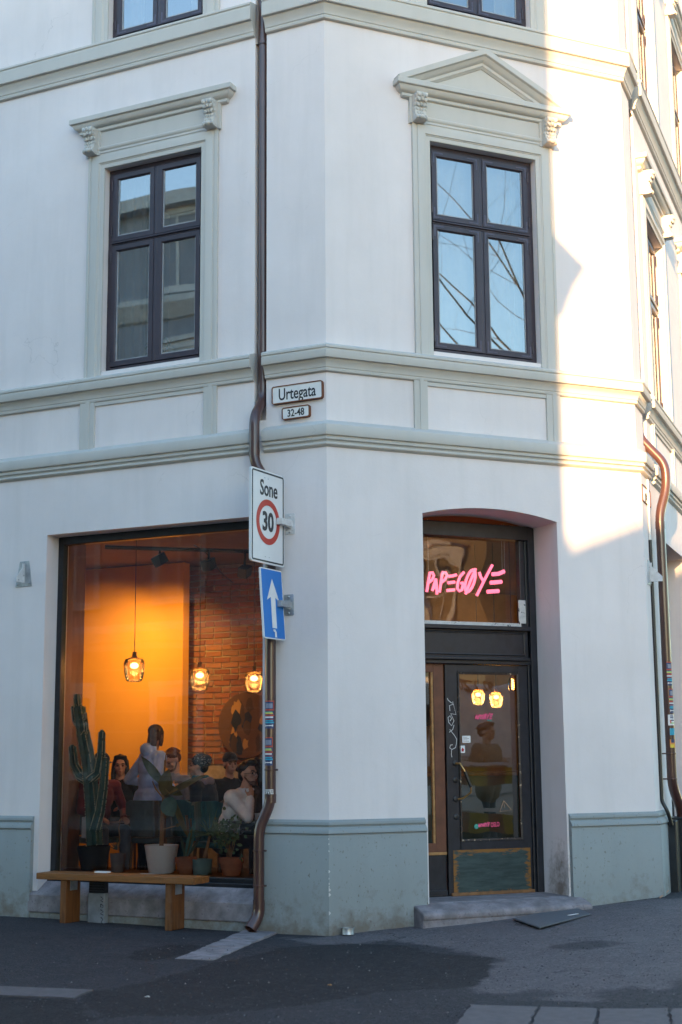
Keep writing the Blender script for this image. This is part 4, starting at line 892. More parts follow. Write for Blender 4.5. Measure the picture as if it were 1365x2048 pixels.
# vent post behind the bench, and the white label lying on the bench
VP = thing('vent_post', 'stubby grey concrete vent post with black louvre behind the bench', 'vent', FL @ Vector((-2.41, -.11, .0)), rz=-AL)
mb = MB(); mb.box(-2.515, -2.32, -.165, -.092, .0, .30); mb.build('post', M('grey_concrete', (.21, .22, .235), .85, var=.2, vs=10, bmp=.4), VP, X=FL, bevel=.01)
mb = MB(); mb.box(-2.51, -2.325, -.155, -.092, .30, .41); mb.build('louvre_box', MP['blackm'], VP, X=FL, bevel=.004)
for k in range(4):
    mb = MB(); mb.box(-2.50, -2.335, -.163, -.150, .312+.024*k, .322+.024*k); mb.build('louvre', MP['black'], VP, X=FL)
mb = MB()
for pts in ([(0, .27), (.03, .25), (.0, .235), (.03, .22)], [(.0, .2), (.03, .19), (.03, .17), (.0, .175), (.0, .2)], [(.0, .15), (.035, .13), (.0, .11), (.035, .1)], [(.005, .08), (.03, .06), (.01, .03), (.04, .02)]):
    mb.tube([(-2.362+a, -.1662, b) for a, b in pts], .0045, 5, flat=(Vector((0, 1, 0)), .2))
mb.build('graffiti', MP['ink'], VP, X=FL)
lab = MB(); xl, zl = S(FL, 207, 1741, .14); lab.box(xl-.075, xl+.075, -.18, -.12, .4925, .505)
tag(lab.build('label', SK['white'], X=FL), 'small white printed label lying on the bench seat near its back edge', 'label')

# ------------------------------------------------------------------ door mat, ashtray tin
MT = [(1.655, -.395), (1.535, -1.06), (2.33, -.66), (2.50, -.06)]
def matg(x, y, k): return (x, y, ground_z(x, y)+k)
mb = MB(); mb.prism([matg(x, y, .008) for x, y in MT], (0, 0, .014))
DM = thing('door_mat', 'grey ribbed rubber door mat askew in front of the doorstep', 'door mat', (2.0, -.55, ground_z(2, -.5)))
rubber = M('mat_rubber', (.085, .088, .098), .7, var=.12, vs=30)
mb.build('base', rubber, DM, bevel=.006)
a, b, c, d = [Vector(p) for p in MT]; mb = MB(); n1, n2 = 30, 22
for i in range(1, n1):
    for j in range(1, n2):
        u, v = i/n1, j/n2; p = a.lerp(b, v).lerp(d.lerp(c, v), u); z = ground_z(p.x, p.y)+.022
        mb.add([(p.x-.007, p.y, z), (p.x, p.y-.009, z), (p.x+.007, p.y, z), (p.x, p.y+.009, z), (p.x, p.y, z+.005)], [(0, 1, 4), (1, 2, 4), (2, 3, 4), (3, 0, 4)])
stuff(mb.build('studs', M('mat_stud', (.125, .13, .145), .6, var=.1), DM))
mb = MB(); q = c.lerp(b, .12)+Vector((-.02, .05)); mb.box(-.10, .06, -.012, .012, 0, .003, Matrix.Translation((q.x-.06, q.y+.01, ground_z(q.x, q.y)+.025)) @ Matrix.Rotation(math.atan2(c.y-b.y, c.x-b.x), 4, 'Z')); mb.build('label', SK['white'], DM)
tx, ty = .115, -.15; tz = ground_z(tx, ty)+.006
AT = thing('ashtray_tin', 'small open metal ashtray tin by the foot of the corner', 'tin', (tx, ty, tz))
mb = MB(); mb.lathe([(.050, 0), (.055, .003), (.055, .008), (.053, .012), (.053, .052), (.057, .055), (.057, .059), (.051, .059), (.050, .012), (.0, .010)], (tx, ty, tz), 24); mb.build('tin', MP['galv'], AT, smooth=35)
mb = MB(); mb.lathe([(0, .030), (.049, .030)], (tx, ty, tz), 16); mb.build('ash', M('ash', (.10, .09, .085), .95, var=.4, vs=60), AT)
# ------------------------------------------------------------------ the other side of the streets: they shade the corner and show in its glass
SH = Vector((-math.sin(R(SUN_AZ)), -math.cos(R(SUN_AZ)), 0)); LAT = Vector((-SH.y, SH.x, 0)); LAT = LAT if LAT.x > 0 else -LAT
def town_window(name, w, h, frame_m, glass_m):
    mb = MB(); mb.mi = 0; t = .07
    for a in ((-w/2, -w/2+t, 0, h), (w/2-t, w/2, 0, h), (-w/2+t, w/2-t, 0, t), (-w/2+t, w/2-t, h-t, h), (-.035, .035, t, h-t), (-w/2+t, w/2-t, h*.62, h*.62+.06)): mb.box(a[0], a[1], -.02, .06, a[2], a[3])
    mb.box(-w/2-.12, w/2+.12, -.09, 0.02, -.10, -.02); mb.box(-w/2-.10, w/2+.10, -.10, .02, h+.16, h+.26); mb.box(-w/2-.10, -w/2, -.045, .02, -.02, h+.16); mb.box(w/2, w/2+.10, -.045, .02, -.02, h+.16); mb.box(-w/2, w/2, -.045, .02, h, h+.16)
    mb.mi = 1; mb.quad((-w/2+t, .02, t), (w/2-t, .02, t), (w/2-t, .02, h-t), (-w/2+t, .02, h-t))
    me = mb.mesh(name); me.materials.append(frame_m); me.materials.append(glass_m); me.polygons.foreach_set('material_index', mb.m[:len(me.polygons)]); return me
def put(name, me, par, Mx):
    o = bpy.data.objects.new(name, me); COL.objects.link(o); o.parent = par; o.matrix_local = rootmat(par).inverted() @ Mx; return o
mirror_glass = M('far_window_glass', (.02, .025, .03), .06, var=.1, spec=1.0)
Q = Vector((2.655, 0, 0))+SH*16.2
FT = frame(Q.x, Q.y, -math.cos(AL), math.sin(AL)); FT2 = frame(Q.x, Q.y, math.sin(AL), math.cos(AL))
TB_ = thing('apartment_building', 'shaded grey apartment house across the street mirrored in the shop window', 'building', Q)
tw = plaster_mat('opposite_plaster', (.27, .29, .33), .06); tt = M('opposite_trim', (.55, .56, .56), .8)
mb = MB(); mb.box(0, 9, 0, 12, -.5, 11.6); mb.build('wall', tw, TB_, X=FT)
mb = MB(); mb.box(9, 26, 0, 12, -.5, 14.0); mb.build('wall', tw, TB_, X=FT)
def wrap(prof, nm='string_course'):
    mb = MB(); mb.sweep([FT2 @ Vector((-12, 0, 0)), Q, FT @ Vector((26, 0, 0))], (0, 0, 1), [(a, z) for a, z in prof]); return mb.build(nm, tt, TB_)
def sg(p): return [(a, b) for a, b in p]
# outward is to the right-hand side of this path, so offsets change sign
wrap([(-a, z) for a, z in ((-.02, 8.36), (.02, 8.34), (.25, 8.06), (.14, 7.82), (.035, 7.46), (-.02, 7.44))])
wrap([(-a, z) for a, z in ((-.02, 4.5), (.16, 4.42), (.16, 4.30), (.05, 4.1), (-.02, 4.08))]); wrap([(-a, z) for a, z in ((-.02, 11.75), (.30, 11.68), (.30, 11.55), (.08, 11.25), (-.02, 11.2))])
mb = MB(); mb.box(8.9, 26, -.3, .0, 13.8, 14.1); mb.build('cornice', tt, TB_, X=FT)
tdk = M('opposite_base', (.10, .105, .12), .85)
for k in range(8):
    mb = MB(); mb.box(-.0, 26, -.035, .01, .35+k*.45, .35+k*.45+.41); mb.build('rustication', tdk, TB_, X=FT)
tm = town_window('window', 1.15, 1.75, tt, mirror_glass)
for fl, z in enumerate((1.2, 4.95, 8.75, 11.9)):
    for k in range(3 if z > 11 else 0, 9): put('window', tm, TB_, FT @ Matrix.Translation((1.7+2.75*k, -.045 if fl == 0 else 0, z)))
# low gabled house farther along the sun's path: its roof slope trims the sunlight on the corner
FS_ = frame(SH.x*31.2, SH.y*31.2, -LAT.x, -LAT.y)
GB = thing('gabled_house', 'low gabled house beyond the crossing whose roof trims the sunlight', 'building', SH*31.2)
mb = MB(); te = math.tan(R(SUN_EL)); cA = math.cos(R(SUN_AZ)); zr = lambda la: 3.66+.428*(la/cA-2.72)+33.0*te
la0, la1, la2 = -1.0, 6.0, 13.0
gz = lambda la: zr(min(la, 2*la1-la))
mb.prism([FS_ @ Vector(p) for p in ((-la0, 0, -.5), (-la2, 0, -.5), (-la2, 0, gz(la2)-.12), (-la1, 0, gz(la1)-.12), (-la0, 0, gz(la0)-.12))], FS_.to_3x3() @ Vector((0, 9, 0))); mb.build('wall', M('gable_plaster', (.45, .40, .34), .9), GB)
for a, b in ((la0-.4, la1), (la1, la2+.4)):
    mb = MB(); za, zb2 = gz(a) if a >= la0 else zr(a), gz(b) if b <= la2 else zr(2*la1-b)
    mb.prism([FS_ @ Vector(p) for p in ((-a, -.3, za-.12), (-b, -.3, zb2-.12), (-b, -.3, zb2), (-a, -.3, za))], FS_.to_3x3() @ Vector((0, 9.6, 0))); mb.build('roof', M('roof_tiles', (.14, .06, .045), .8), GB)
gw = town_window('window', 1.0, 1.4, tt, mirror_glass)
for k in range(4):
    for z in (1.1, 3.6): put('window', gw, GB, FS_ @ Matrix.Translation((-.8-2.9*k, 0, z)))
# sunlit house mirrored in the fanlight
FE = frame(12.0, -17.5, -.30, -.954)
EB = thing('town_house', 'tall sunlit ochre house mirrored in the glass above the door', 'building', (12.0, -17.5, .5))
mb = MB(); mb.box(0, 20, 0, 10, -.5, 10.2); mb.build('wall', plaster_mat('ochre_plaster', (.40, .31, .20), .06), EB, X=FE)
mb = MB(); mb.box(-.2, 20.2, -.3, .0, 10.1, 10.5); mb.build('cornice', tt, EB, X=FE)
mb = MB(); mb.box(0, 20, -.04, .01, -.5, 3.9); mb.build('shaded_base', M('teal_shaded_base', (.05, .12, .12), .7), EB, X=FE)  # lower front: its teal shade is put into the colour
em = town_window('window', 1.1, 2.0, SK['white'], mirror_glass)
for z in (1.2, 4.5, 7.5):
    for k in range(7): put('window', em, EB, FE @ Matrix.Translation((1.5+2.7*k, -.05 if z < 2 else 0, z)))

# bare street tree mirrored in the window over the door
TR = thing('street_tree', 'bare street tree mirrored in the window above the entrance', 'tree', (10.8, -10.2, ground_z(10.8, -10.2)))
mbt, mbc = MB(), MB(); rnd = random.Random(21)
def limb(mb, p, d, l, r, lev):
    pts = [p]; q = p; dd = d.normalized(); n = 5
    for k in range(n):
        dd = (dd+Vector((rnd.uniform(-1, 1), rnd.uniform(-1, 1), rnd.uniform(-.5, .8)))*.24).normalized(); q = q+dd*l/n; pts.append(q)
    mb.tube(pts, [r*(1-.62*k/n) for k in range(n+1)], 7 if lev < 2 else 4, caps=False)
    if lev >= 4: return
    for k in range(3 if lev else 9):
        i = rnd.randint(2, n) if lev else rnd.randint(3, n); g = rnd.random()*6.28; ax = Vector((math.cos(g), math.sin(g), rnd.uniform(.15, .8)))
        limb(mbc, pts[i], dd*.55+ax, l*rnd.uniform(.42, .60), r*(1-.62*i/n)*.36, lev+1)
limb(mbt, Vector((10.8, -10.2, ground_z(10.8, -10.2)-.1)), Vector((-.04, .02, 1)), 9.8, .17, 0)
bark = M('bark', (.075, .06, .05), .9, var=.35, vs=12, bmp=.4)
mbt.build('trunk', bark, TR, smooth=60, fix=False); mbc.build('crown', bark, TR, smooth=60, fix=False)

# white van and road works barrier mirrored in the door
def refl(px, py, dist):
    """point seen in the door glass at a given distance past the glass"""
    v = (CAM_F + CAM_R*((px-682.5)/FPX) - CAM_U*((py-1024)/FPX)); s_ = (DD-CAM_P.y)/v.y; q = CAM_P+v*s_; v = v.normalized(); return q+Vector((v.x, -v.y, v.z))*dist
VX = refl(955, 1560, 9.0); vdir = Vector((.90, .43, 0)).normalized(); FV = frame(VX.x, VX.y, vdir.x*-1, vdir.y*-1)
gv = ground_z(VX.x, VX.y)
VN = thing('delivery_van', 'white lettered panel van across the street mirrored in the door glass', 'van', (VX.x, VX.y, gv))
vw = M('van_white', (.72, .72, .72), .3, var=.03, coat=.3)
Fv = FV @ Matrix.Translation((0, 0, gv))
mb = MB(); body = [(-2.6, .35), (-2.6, 2.3), (-2.45, 2.42), (1.3, 2.42), (1.9, 1.75), (2.55, 1.35), (2.75, 1.0), (2.75, .35)]
mb.prism([Fv @ Vector((a, 0, b)) for a, b in body], Fv.to_3x3() @ Vector((0, 1.95, 0))); mb.build('body', vw, VN, bevel=.06)
mb = MB(); mb.prism([Fv @ Vector((a, -.005, b)) for a, b in ((.75, 1.5), (1.95, 1.5), (1.45, 2.1), (.75, 2.1))], Fv.to_3x3() @ Vector((0, -.004, 0))); mb.build('side_window', mirror_glass, VN)
for x in (-1.7, 1.75):
    for yy in (-.02, 1.77):
        mb = MB(); mb.lathe([(.1, -.1), (.33, -.1), (.35, -.05), (.35, .05), (.33, .1), (.1, .1)], (x, yy+.1, .35), 24, Matrix.Rotation(R(90), 3, 'X')); o = mb.build('wheel', MP['blackm'], VN, X=Fv, smooth=40)
        mb = MB(); mb.lathe([(.0, -.112), (.2, -.112), (.2, .112), (0, .112)], (x, yy+.1, .35), 16, Matrix.Rotation(R(90), 3, 'X')); mb.build('rim', MP['galv'], o, X=Fv)
for z in (1.24, .62):
    mb = MB(); mb.box(-2.55, .5, -.012, .0, z, z+.03); mb.build('side_mould', MP['galv'], VN, X=Fv)
def van_text(body, px, py, size, sx):
    q = refl(px, py, 9.0); l = Fv.inverted() @ q; text('lettering', body, Fv, l.x, l.z, -.006, size, M('van_print_'+body[:2], (.05, .045, .04), .5), VN, sx, .004)
van_text('92 220 4', 945, 1371, .22, .85); van_text('k og blikkenslag', 955, 1523, .16, .9)
BX = refl(975, 1600, 5.2); FB = frame(BX.x, BX.y, -.93, -.37) ; gb = ground_z(BX.x, BX.y); Fb = FB @ Matrix.Translation((0, 0, gb))
BR = thing('road_barrier', 'yellow and orange striped road works barrier mirrored in the door glass', 'barrier', (BX.x, BX.y, gb))
yl_, og_ = M('barrier_yellow', (.42, .30, .02), .6), M('barrier_orange', (.30, .10, .03), .6)
for z in (.95, .35):
    for k in range(10):
        mb = MB(); mb.box(-1.2+k*.24, -1.2+(k+1)*.24-.001, -.02, .02, z, z+.24); mb.build('stripe', yl_ if k % 2 else og_, BR, X=Fb)
for x in (-1.15, 1.15):
    mb = MB(); mb.box(x-.03, x+.03, .021, .06, .03, 1.25); mb.box(x-.05, x+.05, -.3, .35, .0, .05); mb.build('leg', MP['galv'], BR, X=Fb)
for z in (1.22, .62):
    mb = MB(); mb.box(-1.25, 1.25, -.025, .02, z, z+.05); mb.build('rail', SK['white'], BR, X=Fb)
# ------------------------------------------------------------------ inside the cafe (wall frame of the shop window: x along, y depth behind the wall face)
FLZ = .25
def LX(px, py, dep): return S(FL, px, py, -dep)
ringi = [FL @ Vector((-8.5, .45, 0)), Vector((back[1][0], back[1][1], 0)), Vector((back[2][0], back[2][1], 0)), FR @ Vector((11, .45, 0)), Vector((WID-.19, .45, 0)), Vector((.21, .45, 0))]
mb = MB(); mb.poly([(p.x, p.y, FLZ) for p in ringi]); struct(mb.build('cafe_floor', wood_mat('cafe_floor_wood', (.06, .028, .014), (.10, .05, .025), (4, 4, 4)), base=(0, 0, FLZ)))
mb = MB(); mb.poly([(p.x, p.y, 3.99) for p in ringi]); struct(mb.build('cafe_ceiling', M('ceiling_paint', (.16, .085, .05), .85, var=.08), base=(0, 0, 3.99)))
OCH = M('ochre_wall_paint', (.62, .28, .035), .8, var=.05, vs=2, bmp=.2, bs=60)
xo = LX(366, 1300, 3.2)[0]
mb = MB(); mb.box(-7.5, xo, 3.2, 3.34, FLZ, 3.98); struct(mb.build('ochre_wall', OCH, X=FL))
mb = MB(); mb.box(-4.6, -3.49, .345, 1.02, FLZ, 3.98); struct(mb.build('wood_reveal', wood_mat('reveal_wood', (.19, .085, .040), (.26, .125, .060), (3, 3, .8)), X=FL))
mb = MB(); mb.box(-7.5, -7.3, .4, 3.2, FLZ, 3.98); struct(mb.build('side_wall', OCH, X=FL))
# brick wall: every brick in view is a piece of its own
bwall = bpy.data.objects.new('brick_wall', None); COL.objects.link(bwall); struct(bwall)
mb = MB(); mb.box(xo-.3, -1.75, 3.66, 3.9, FLZ, 3.98); mb.box(-1.85, -1.75, 3.9, 6.5, FLZ, 3.98); mb.build('mortar_backing', M('mortar', (.34, .26, .19), .95, var=.2, vs=20, bmp=.5), bwall, X=FL)
brm, t_, b_ = nt('brick_clay'); oi = nd(t_, 'ObjectInfo'); cc = ramp(t_, oi.outputs['Random'], [(0, (.20, .060, .030, 1)), (.4, (.29, .095, .045, 1)), (.7, (.34, .135, .065, 1)), (1, (.25, .11, .07, 1))])
cc = mixc(t_, ramp(t_, noise(t_, 22, 5), [(.45, (0, 0, 0, 1)), (.7, (.6, .6, .6, 1))]), cc, (.20, .12, .085, 1)); t_.links.new(cc, b_.inputs['Base Color']); b_.inputs['Roughness'].default_value = .9; bump(t_, b_, noise(t_, 45, 4), .6, .006)
rnd = random.Random(17); BRM = []
for v_ in range(6):
    for w_ in (.228, .110):
        mb = MB(); vs = []
        for z in (-.0285, .0285):
            for x in (-w_/2, w_/2):
                for y in (-.006, .05): vs.append((x+rnd.uniform(-.005, .005), y+rnd.uniform(-.005, .004), z+rnd.uniform(-.004, .004)))
        mb.add(vs, [(0, 2, 6, 4), (1, 5, 7, 3), (0, 4, 5, 1), (2, 3, 7, 6), (4, 6, 7, 5), (0, 1, 3, 2)]); me = mb.mesh('brick'); me.materials.append(brm)
        bq = bmesh.new(); bq.from_mesh(me); bmesh.ops.recalc_face_normals(bq, faces=bq.faces); bq.to_mesh(me); bq.free(); BRM.append((w_, me))
nb = 0; zc = 1.52
row = 0
while zc < 3.93:
    x = xo-.30+(0 if row % 2 else .12)
    while x < -2.2:
        w_, me = rnd.choice([q for q in BRM if q[0] > .2]) if rnd.random() < .72 else rnd.choice([q for q in BRM if q[0] < .2])
        pier = False
        o = bpy.data.objects.new('brick', me); COL.objects.link(o); o.parent = bwall
        o.matrix_local = FL @ Matrix.Translation((x+w_/2, 3.648-(.05 if pier else 0), zc+rnd.uniform(-.003, .003))) @ Matrix.Rotation(rnd.uniform(-.03, .03), 4, 'Y'); nb += 1
        x += w_+.015
    zc += .0745; row += 1
# round camouflage wall piece
ax_, az_ = LX(496, 1450, 3.58)
AR = thing('wall_disc', 'round wall panel with brown and dark blobs on the brick wall', 'wall art', FL @ Vector((ax_, 3.58, az_-.42)))
mb = MB(); mb.lathe([(0, 0), (.40, 0), (.40, .03), (0, .03)], (ax_, 3.58, az_), 40, Matrix.Rotation(R(90), 3, 'X')); mb.build('panel', M('panel_brown', (.12, .055, .03), .7), AR, X=FL)
rnd = random.Random(5)
for k in range(15):
    g, r_ = rnd.random()*6.28, .30*math.sqrt(rnd.random()); cx, cz = ax_+r_*math.cos(g), az_+r_*math.sin(g); s_ = rnd.uniform(.06, .12)
    pts = [(cx+s_*rnd.uniform(.5, 1.1)*math.cos(q)*.7, 3.5455-.001*k*.3, cz+s_*rnd.uniform(.6, 1.3)*math.sin(q)*1.2) for q in np.linspace(0, 6.28, 12)[:-1]]
    pts = [p for p in pts if (p[0]-ax_)**2+(p[2]-az_)**2 < .152]
    if len(pts) > 4: mb = MB(); mb.prism(pts, (0, .002, 0)); mb.build('blob', [M('blob_ochre', (.40, .20, .06), .7), M('blob_navy', (.015, .02, .04), .7), M('blob_umber', (.07, .035, .022), .7)][k % 3], AR, X=FL)

# ---- pendant lamps
AMB = glass('amber_ribbed_glass', (.92, .70, .40), 1.5)
def lamp_glow(name, loc, col, watt, rad=.03):
    l = bpy.data.lights.new(name, 'POINT'); l.energy = watt; l.color = col; l.shadow_soft_size = rad; o = bpy.data.objects.new(name, l); COL.objects.link(o); return o, l
def pendant(F, x, y, z, s, label, watt, group=None, ztop=3.98):
    th = thing('pendant_lamp', label, 'lamp', F @ Vector((x, y, z-.14*s)), group)
    T = F @ Matrix.Translation((x, y, z)) @ Matrix.Scale(s, 4)
    mb = MB(); prof = [(.060, -.140), (.080, -.133), (.092, -.105), (.103, -.05), (.110, .02), (.108, .065), (.092, .098), (.060, .112), (.030, .116)]
    mb.lathe(prof, (0, 0, 0), 72, rip=.022, nr=24, caps=False); mb.build('shade', AMB, th, X=T, smooth=60, fix=False)
    mb = MB(); mb.lathe([(.034, .112), (.034, .128), (.024, .130), (.024, .175), (.006, .18)], (0, 0, 0), 18); mb.build('cap', M('lamp_brass', (.13, .07, .035), .35, metal=.8), th, X=T, smooth=35)
    mb = MB(); mb.tube([F @ Vector((x, y, z+.175*s)), F @ Vector((x, y, ztop))], .004, 6); mb.build('cord', MP['blackm'], th)
    mb = MB(); mb.ball((0, 0, .030), (.045, .045, .032), 14); mb.build('bulb', E('bulb_glow', (1.0, .66, .30), 1.6), th, X=T, smooth=60, fix=False)
    mb = MB(); mb.lathe([(.062, -.131), (.070, -.128), (.062, -.124)], (0, 0, 0), 30); mb.build('rim', M('lamp_rim', (.6, .42, .2), .2, metal=.7), th, X=T, smooth=60)
    o, l = lamp_glow('pendant_light', (0, 0, 0), (1.0, .52, .19), watt, .05); o.parent = th; o.matrix_local = rootmat(th).inverted() @ F @ Matrix.Translation((x, y, z+.03*s))
    return th
for (px, py, dep, s, lab, wt) in ((269, 1337, 1.0, 1.0, 'amber ribbed glass pendant lamp in front of the ochre wall', 2.4), (400, 1356, 2.1, 1.0, 'amber ribbed pendant lamp before the brick wall, middle of three', 2.6), (508.5, 1362, 2.3, .95, 'amber ribbed pendant lamp half hidden by the blue one way sign', 2.4)):
    x, z = LX(px, py, dep); pendant(FL, x, dep, z, s, lab, wt)
for (px, py, dep, lab) in ((957, 1393, 2.2, 'left pendant lamp seen through the door glass'), (993, 1398, 2.0, 'right pendant lamp seen through the door glass')):
    x, z = S(FC, px, py, -dep); pendant(FC, x, dep, z, .68, lab, 1.3)
x, z = S(FC, 1026, 1367, -1.6)
th = thing('filament_bulb', 'bare glowing filament bulb hanging at the right edge of the door glass', 'lamp', FC @ Vector((x, 1.6, z-.1)))
mb = MB(); mb.lathe([(.0, -.09), (.045, -.07), (.06, -.02), (.045, .04), (.022, .085), (.018, .11)], (x, 1.6, z), 18, caps=False); mb.build('bulb', glass('amber_bulb', (.95, .70, .35), 1.4), th, X=FC, smooth=60)
mb = MB(); mb.tube([(x+.014*math.cos(k*1.5), 1.6+.014*math.sin(k*1.5), z-.065+k*.006) for k in range(20)], .0045, 5); mb.build('filament', E('filament_glow', (1.0, .55, .18), 3), th, X=FC)
mb = MB(); mb.lathe([(.02, .10), (.02, .15), (.004, .155)], (x, 1.6, z), 12); mb.tube([(x, 1.6, z+.15), (x, 1.6, 3.98)], .004, 6); mb.build('socket', MP['blackm'], th, X=FC)
# ---- track with spot heads
TK = thing('track_light', 'black ceiling track with three adjustable spot heads above the cafe', 'lamp', FL @ Vector((-2.4, 1.8, 3.8)))
ta = Vector((*LX(318, 1088, 1.6)[:1], 1.6, 3.90)); tb = Vector((*LX(505, 1160, 2.3)[:1], 2.3, 3.90))
tdir = (tb-ta).normalized(); ta = ta-tdir*.6; tb = tb+tdir*.6
mb = MB(); mb.tube([ta, tb], .022, 4); mb.build('rail', MP['blackm'], TK, X=FL)
for i, (px, py, dep) in enumerate(((320, 1100, 1.62), (418, 1128, 1.95), (490, 1142, 2.2))):
    x, z = LX(px, py, dep); T = FL @ Matrix.Translation((x, dep, min(z, 3.78))) @ Matrix.Rotation(R(25), 4, 'X') @ Matrix.Rotation(R(18*(i-1)), 4, 'Y')
    mb = MB(); mb.box(-.055, .055, -.075, .075, -.065, .055); mb.build('spot_head', MP['blackm'], TK, X=T, bevel=.006)
    mb = MB(); mb.tube([FL @ Vector((x, dep, min(z, 3.78)+.04)), FL @ Vector((x, dep, 3.90))], .014, 6); mb.build('stem', MP['blackm'], TK)
mb = MB(); cx_ = LX(395, 1080, 1.75)[0]; mb.tube(bend([FL @ Vector((cx_-.05, 1.75, 3.94)), FL @ Vector((cx_+.10, 1.8, 3.84)), FL @ Vector((cx_+.22, 1.9, 3.62)), FL @ Vector((cx_+.36, 1.95, 3.5))], .08), .006, 6); mb.build('cable', MP['blackm'], TK)
def spot(px, py, dep, tgt, watt, size=92):
    l = bpy.data.lights.new('spot_beam', 'SPOT'); l.energy = watt; l.color = (1.0, .56, .13); l.spot_size = R(size); l.spot_blend = 1.0; l.shadow_soft_size = .04
    o = bpy.data.objects.new('spot_beam', l); COL.objects.link(o); x, z = LX(px, py, dep); p = FL @ Vector((x, dep, 3.72)); o.location = p
    tx, tz = LX(tgt[0], tgt[1], 3.2); o.rotation_euler = (p-(FL @ Vector((tx, 3.2, tz)))).to_track_quat('Z', 'Y').to_euler(); return o
spot(325, 1120, 1.9, (318, 1340), 40, 74); spot(240, 1120, 1.9, (212, 1340), 30, 74); spot(430, 1120, 2.2, (430, 1340), 6, 80)

# ---- neon sign
NS = thing('neon_sign', 'glowing pink neon sign of the cafe name hanging in the fanlight', 'neon sign', FC @ Vector((1.7, DD+.12, 3.1)))
nx0, nz0 = S(FC, 852, 1190, -(DD+.12)); nx1, _ = S(FC, 1011, 1190, -(DD+.12))
mb = MB(); brush_mesh(mb, nx0, nz0, nx1-nx0, DD+.12, .0158, slope=0.0, flat=.9, n=8); mb.build('tubes', E('neon_pink', (1.0, .16, .27), .27), NS, X=FC, smooth=60, fix=False)
mb = MB(); brush_mesh(mb, nx0, nz0, nx1-nx0, DD+.150, .030, slope=0.0, flat=.08, n=6); mb.build('acrylic_backing', glass('acrylic', (.88, .84, .86), 1.35), NS, X=FC, fix=False)
for px in (857, 1005, 1010):
    x, z = S(FC, px, 1150, -(DD+.14)); mb = MB(); mb.tube([(x, DD+.14, z), (x+.004, DD+.14, 3.95)], .0022, 5); mb.build('wire', MP['galv'], NS, X=FC)

# ---- window ledge and plants
mb = MB(); mb.box(-3.48, -.45, .25, .80, FLZ, .445); struct(mb.build('window_ledge', wood_mat('ledge_wood', (.10, .045, .02), (.17, .08, .035), (2, 20, 20)), X=FL, bevel=.01))
def pot(th, F, x, y, z, r0, r1, h, mat, rimh=.0, soil=True):
    mb = MB(); pr = [(r0*.9, 0), (r0, .004), (r1-(.006 if rimh else 0), h-rimh)] + ([(r1+.004, h-rimh), (r1+.006, h)] if rimh else [(r1, h)]) + [(r1-.010, h), (r1-.014, h-.03)]
    mb.lathe(pr, (x, y, z), 24, caps=False); mb.lathe([(0, .002), (r0*.9, .0)], (x, y, z), 24); mb.build('pot', mat, th, X=F, smooth=35)
    if soil: mb = MB(); mb.lathe([(0, h-.022), (r1-.012, h-.026)], (x, y, z), 18); mb.build('soil', M('soil', (.03, .02, .014), .95), th, X=F)
LED = .446
terra = M('terracotta', (.36, .12, .055), .8, var=.15, vs=10)
# cactus
cx_, _ = LX(187, 1735, .62)
CA = thing('cactus_plant', 'tall green candelabra cactus in a dark pot inside the shop window', 'plant', FL @ Vector((cx_, .62, LED)))
pot(CA, FL, cx_, .62, LED, .125, .175, .24, M('dark_pot', (.018, .018, .02), .6))
cac = M('cactus_skin', (.028, .085, .072), .55, var=.3, vs=14, bmp=.3)
def cactus_limb(pts, r, dep=.62, nr=5):
    P = bend([Vector((*(lambda q: (q[0], dep, q[1]))(LX(a, b, dep)),)) for a, b in pts], .12, 4); n = 20; vs = []; fs = []
    N_ = len(P)
    for i, p in enumerate(P):
        t = (P[min(i+1, N_-1)]-P[max(i-1, 0)]).normalized(); a = t.cross(Vector((0, 1, 0))).normalized(); b = a.cross(t); k = i/(N_-1); rr = r*(1-.25*k)*(1.0 if i < N_-1 else .35)
        for j in range(n): g = 6.2832*j/n; q = rr*(1+.24*math.cos(nr*g)); vs.append(p+(a*math.cos(g)+b*math.sin(g))*q)
    for i in range(N_-1):
        for j in range(n): fs.append((i*n+j, i*n+(j+1) % n, (i+1)*n+(j+1) % n, (i+1)*n+j))
    fs.append(tuple(range((N_-1)*n, N_*n))); mb = MB(); mb.add(vs, fs)
    spn = MB()
    for i in range(0, N_):
        for j in range(nr):
            if rnd.random() < .8: q = P[i]+(vs[i*n+int(j*n/nr)]-P[i])*1.05; spn.ball(q, .0065, 4)
    o = mb.build('stem', cac, CA, X=FL, smooth=50); spn.build('spines', M('cactus_spine', (.42, .42, .32), .8), o, X=FL, fix=False)
def dense(pts, k=5):
    out = []
    for a, b in zip(pts[:-1], pts[1:]): out += [(a[0]+(b[0]-a[0])*i/k, a[1]+(b[1]-a[1])*i/k) for i in range(k)]
    return out+[pts[-1]]
cactus_limb(dense([(188, 1690), (184, 1600), (176, 1520), (166, 1470), (157, 1410)]), .072); cactus_limb(dense([(157, 1425), (154, 1400), (154, 1388)]), .035)
cactus_limb(dense([(176, 1560), (160, 1552), (148, 1530), (144, 1490)]), .045); cactus_limb(dense([(180, 1558), (196, 1545), (202, 1510), (204, 1460)]), .040, .60)
cactus_limb(dense([(189, 1660), (200, 1620), (207, 1570), (211, 1515)]), .045, .58); cactus_limb(dense([(165, 1472), (172, 1462), (173, 1445)]), .020, .60); cactus_limb(dense([(162, 1440), (170, 1436), (171, 1426)]), .014, .60); cactus_limb(dense([(160, 1455), (150, 1440), (146, 1412)]), .028, .65)
